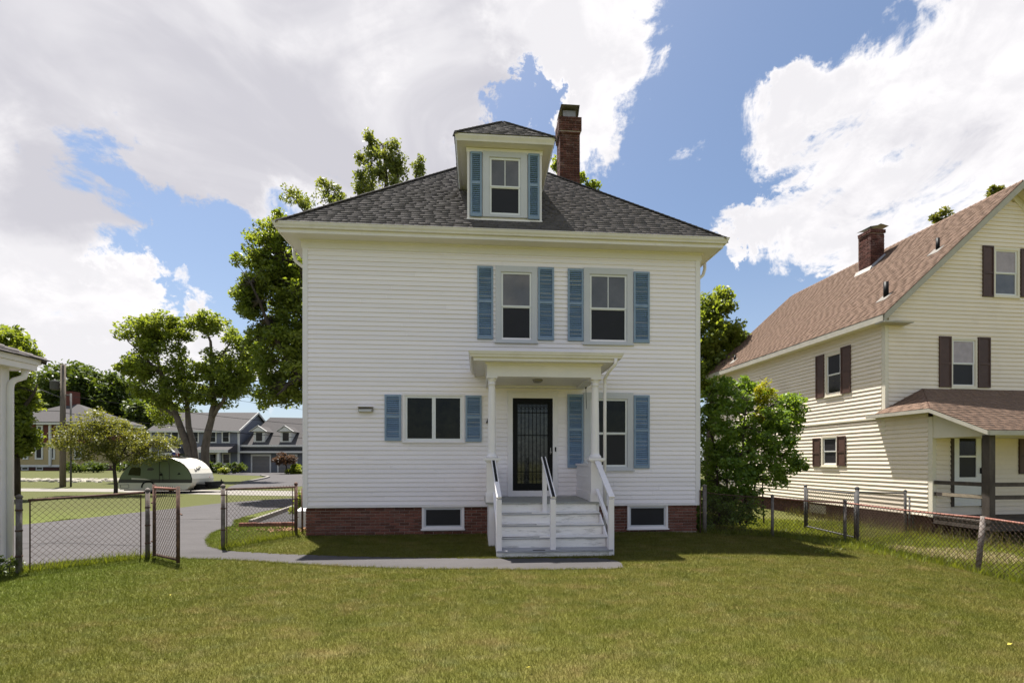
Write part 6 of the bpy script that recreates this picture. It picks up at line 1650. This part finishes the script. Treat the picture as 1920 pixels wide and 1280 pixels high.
# roof rack and vent
mb = MB(); x0_, z0_ = cxy(640, 190); mb.box(cxy(690, 0)[0], cxy(1010, 0)[0], .5, 1.2, z0_ + .01, z0_ + .07); mb.add([(cxy(720, 0)[0], .4, z0_ + .02), (cxy(880, 0)[0], .4, z0_ + .10), (cxy(880, 0)[0], 1.2, z0_ + .10), (cxy(720, 0)[0], 1.2, z0_ + .02)], [(0, 1, 2, 3)]); Cq('roof_vent', mb, CAMPD)
# underbody, wheel, hitch, jack
mb = MB(); mb.box(cxy(140, 0)[0], cxy(1330, 0)[0], .08, CWd - .08, cam_z0 - .05, cam_z0 + .02); mb.box(cxy(1290, 0)[0], cxy(1480, 0)[0], .35, CWd - .2, cam_z0 - .02, cam_z0 + .27); Cq('chassis', mb, BLACK)
for yy in (.03, CWd - .2):
    wx_, wz_ = cxy(590, 0)[0], .27
    mb = MB()
    for k in range(24):
        a0, a1 = 2 * math.pi * k / 24, 2 * math.pi * (k + 1) / 24
        for (r0_, y0_, r1_, y1_) in ((.20, yy, .25, yy - .015), (.25, yy - .015, .27, yy + .02), (.27, yy + .02, .27, yy + .15), (.27, yy + .15, .2, yy + .17)):
            mb.quad((wx_ + r0_ * math.cos(a0), y0_, wz_ + r0_ * math.sin(a0)), (wx_ + r0_ * math.cos(a1), y0_, wz_ + r0_ * math.sin(a1)), (wx_ + r1_ * math.cos(a1), y1_, wz_ + r1_ * math.sin(a1)), (wx_ + r1_ * math.cos(a0), y1_, wz_ + r1_ * math.sin(a0)))
    wh = Cq('wheel', mb, BLACK)
    mb = MB()
    for k in range(24):
        a0, a1 = 2 * math.pi * k / 24, 2 * math.pi * (k + 1) / 24
        mb.quad((wx_, yy - .005, wz_), (wx_ + .2 * math.cos(a0), yy, wz_ + .2 * math.sin(a0)), (wx_ + .2 * math.cos(a1), yy, wz_ + .2 * math.sin(a1)))
    Cq('rim', mb, METAL, wh)
mb = MB(); ar = [(cxy(590, 0)[0] + .33 * math.cos(math.pi * k / 10), -.02, .27 + .33 * math.sin(math.pi * k / 10)) for k in range(11)]; mb.tube(ar, .035, 6); Cq('wheel_arch', mb, BLACK)
hx_ = cxy(1480, 0)[0]
mb = MB(); mb.beam((hx_ - .3, CWd * .3, cam_z0 + .12), (hx_ + .65, CWd / 2, cam_z0 + .12), .07, .09); mb.beam((hx_ - .3, CWd * .7, cam_z0 + .12), (hx_ + .65, CWd / 2, cam_z0 + .12), .07, .09); mb.box(hx_ - .1, hx_ + .25, .5, 1.45, cam_z0 + .15, cam_z0 + .38); Cq('tongue', mb, BLACK)
mb = MB(); mb.tube([(hx_ + .55, CWd / 2, 0.0), (hx_ + .55, CWd / 2, cam_z0 + .50)], .03, 8); mb.box(hx_ + .47, hx_ + .63, CWd / 2 - .08, CWd / 2 + .08, 0, .02); Cq('jack', mb, BLACK)
mb = MB(); mb.tube([(cxy(1275, 0)[0], .2, 0.0), (cxy(1275, 0)[0], .2, cam_z0)], .03, 6); Cq('stabiliser', mb, BLACK)

# ================================================================== GRASS
def grass(name, label, region, dens, hmin, hmax, width, m, lean=.5, keep=None, kind='grass'):
    """single blades: region x0,x1,y0,y1; dens(X,Y) in blades per square metre"""
    x0, x1, y0, y1 = region; area = (x1 - x0) * (y1 - y0)
    dm = 9000.0 if not callable(dens) else None
    n = int(area * dens.max_) if hasattr(dens, 'max_') else int(area * dens)
    X = rng.uniform(x0, x1, n); Yy = rng.uniform(y0, y1, n)
    k = np.ones(n, bool)
    if callable(dens): k &= rng.random(n) * dens.max_ < dens(X, Yy)
    if keep is not None: k &= keep(X, Yy)
    X, Yy = X[k], Yy[k]; n = len(X)
    Z = hgt(X, Yy)
    # visible wedge only
    a = rng.uniform(0, 2 * math.pi, n); h = rng.uniform(hmin, hmax, n); w = width * rng.uniform(.6, 1.3, n)
    if callable(dens):
        dist = np.hypot(X - CAMP.x, Yy - CAMP.y); w = w * np.clip(dist / 6.0, .8, 2.6)
    b = rng.uniform(0, 2 * math.pi, n); L = h * lean * rng.uniform(.1, 1.4, n)
    c, s = np.cos(a) * w / 2, np.sin(a) * w / 2
    tx, ty = np.cos(b) * L, np.sin(b) * L
    P = np.stack([np.stack([X - c, Yy - s, Z - .004], 1), np.stack([X + c, Yy + s, Z - .004], 1), np.stack([X + tx, Yy + ty, Z + h], 1)], 1).reshape(-1, 3)
    o = np_mesh(name, P, np.arange(3 * n).reshape(n, 3), m)
    tag(o, label, 'grass', kind='stuff')
    return n
def wedge(X, Y):
    dx, dy = X - CAMP.x, Y - CAMP.y
    lat = dx * AX_R.x + dy * AX_R.y; dep = dx * AX_F.x + dy * AX_F.y
    return (np.abs(lat) < dep * 1.30 + .9) & (dep > 2.8)
HFOOT = lambda X, Y: (X > XL - .02) & (X < XR + .02) & (Y > .02) & (Y < YB)
STEPF = lambda X, Y: (X > PX0) & (X < PX1) & (Y > -2.5) & (Y < .1)
STEPF2 = lambda X, Y: (X > SX0) & (X < SX1) & (Y > -2.49) & (Y < .1)
GARF = lambda X, Y: (X < gc.x + .02) & (Y < gc.y + .02)
def nlocal(X, Y):
    dx, dy = X - NO.x, Y - NO.y; c, s = math.cos(NRZ), math.sin(NRZ); return dx * c + dy * s, -dx * s + dy * c
def NFOOT(X, Y):
    u, v = nlocal(X, Y); return (u > .06) & (v > PV - .0)
def lawn_keep(X, Y):
    return wedge(X, Y) & ~inside(DRIVE, X, Y) & ~inside(PAD, X, Y) & ~HFOOT(X, Y) & ~STEPF2(X, Y) & ~((X > PX0) & (X < PX1) & (Y > PY) & (Y < 0)) & ~GARF(X, Y) & ~NFOOT(X, Y)
def dl(X, Y):
    d = np.hypot(X - CAMP.x, Y - CAMP.y); return np.clip(13000 * (5.2 / np.maximum(d, 3.5)) ** 1.5, 300, 13000)
dl.max_ = 13000
ng = grass('lawn_grass', 'mown patchy olive-green grass of the back lawn', (-11.5, 14, -7.8, 3.5), dl, .018, .044, .0044, BLADE, 1.0, lawn_keep)
# ragged grass leaning over the edges of the paving
def edge(X, Y):
    r = np.zeros(X.shape, bool); q = np.zeros(X.shape, bool)
    for i in range(len(DRIVE)):
        a, b = DRIVE[i], DRIVE[(i + 1) % len(DRIVE)]
        if max(a[1], b[1]) > 3.0 or max(abs(a[0]), abs(b[0])) > 10: continue
        dx, dy = b[0] - a[0], b[1] - a[1]; L2 = dx * dx + dy * dy
        if L2 < 1e-8: continue
        t = np.clip(((X - a[0]) * dx + (Y - a[1]) * dy) / L2, 0, 1)
        dd = np.hypot(X - a[0] - dx * t, Y - a[1] - dy * t)
        r |= dd < .035 + .035 * np.sin(X * 9 + Y * 7) * np.sin(X * 23 - Y * 17)
    return r & ~STEPF2(X, Y) & wedge(X, Y) & ~GARF(X, Y)
def de(X, Y): return np.full(X.shape, 5200.0)
de.max_ = 5200
grass('edge_grass', 'ragged grass creeping over the edges of the asphalt walk and drive', (-9, 2.2, -4.2, 3), de, .02, .05, .0055, BLADE, 1.3, edge)
def dtall(X, Y): return np.full(X.shape, 55.0)
dtall.max_ = 55
grass('stray_blades', 'longer stray grass blades standing out of the mown lawn', (-8, 9, -7.4, -1), dtall, .05, .10, .0048, BLADE, .8, lawn_keep)
# long untrimmed grass beyond the right fence
fl_ = [p for p, *_ in rp]
def beyond(X, Y):
    r = np.zeros(X.shape, bool)
    for k in range(len(fl_) - 1):
        a, b = fl_[k], fl_[k + 1]
        r |= ((X - a.x) * (b.y - a.y) - (Y - a.y) * (b.x - a.x) < 0) & (Y < a.y + .4) & (Y > b.y - .1)
    u, v = nlocal(X, Y)
    side = ((X - fl_[1].x) * (fl_[3].y - fl_[1].y) - (Y - fl_[1].y) * (fl_[3].x - fl_[1].x)) < 0
    return side & ~NFOOT(X, Y) & wedge(X, Y) & (X > 6)
def dlong(X, Y): return np.full(X.shape, 650.0)
dlong.max_ = 650
grass('long_grass', 'long bright green untrimmed grass beyond the right chain link fence', (6, 15, -6, 4), dlong, .04, .13, .007, LF_GRASS, .7, beyond)
def nearwall(X, Y):
    u, v = nlocal(X, Y); return ((u > -.75) & (u < .10) & (v > PV - 1.0) & (v < 3.5) | (u >= 0.1) & (v > PV - 1.0) & (v < PV + .05)) & wedge(X, Y)
def drypatch(X, Y):
    c = onG(1800, 1042); return beyond(X, Y) & (((X - c.x) / 1.3) ** 2 + ((Y - c.y) / .75) ** 2 < 1 + .5 * np.sin(X * 5) * np.cos(Y * 7))
def ddry(X, Y): return np.full(X.shape, 2200.0)
ddry.max_ = 2200
grass('dry_grass', 'straw-coloured patch of dry grass beyond the leaning fence post', (6, 14, -6, 0), ddry, .03, .09, .007, STRAW, 1.4, drypatch)
def dweed(X, Y): return np.full(X.shape, 170.0)
dweed.max_ = 170
grass('weeds', 'tall dry seeding weeds along the dark foundation of the cream house', (9, 17, -3.5, 8), dweed, .15, .46, .006, LF_DRY, .45, nearwall)
def fringe(X, Y):
    r = np.zeros(X.shape, bool)
    for a, b in ((fa, fb), (ha, hb)) + tuple((fl_[k], fl_[k + 1]) for k in range(len(fl_) - 1)):
        d = Vector((b.x - a.x, b.y - a.y)); L = d.length; t = np.clip(((X - a.x) * d.x + (Y - a.y) * d.y) / L ** 2, 0, 1)
        r |= np.hypot(X - a.x - d.x * t, Y - a.y - d.y * t) < .09
    return r & ~inside(DRIVE, X, Y)
def dfr(X, Y): return np.full(X.shape, 2200.0)
dfr.max_ = 2200
grass('fence_weeds', 'untrimmed grass growing along the feet of the chain link fences', (-8, 12, -6.5, 1), dfr, .06, .20, .007, LF_GRASS, .5, fringe)
# weed patch on the lawn by the shadow tip
p = onG(1555, 1040); n = 60
C = np.stack([rng.normal(0, .16, n), rng.normal(0, .10, n), rng.uniform(.03, .16, n)], 1); V, Fq = leaves(C, .06, up=.8, aspect=.4)
tag(np_mesh('weed_clump', V, Fq, LF_GRASS, None, p), 'small weed clump on the shaded lawn before the right fence', 'weed', kind='stuff')
print('blades', ng, 'objects', len(bpy.data.objects))
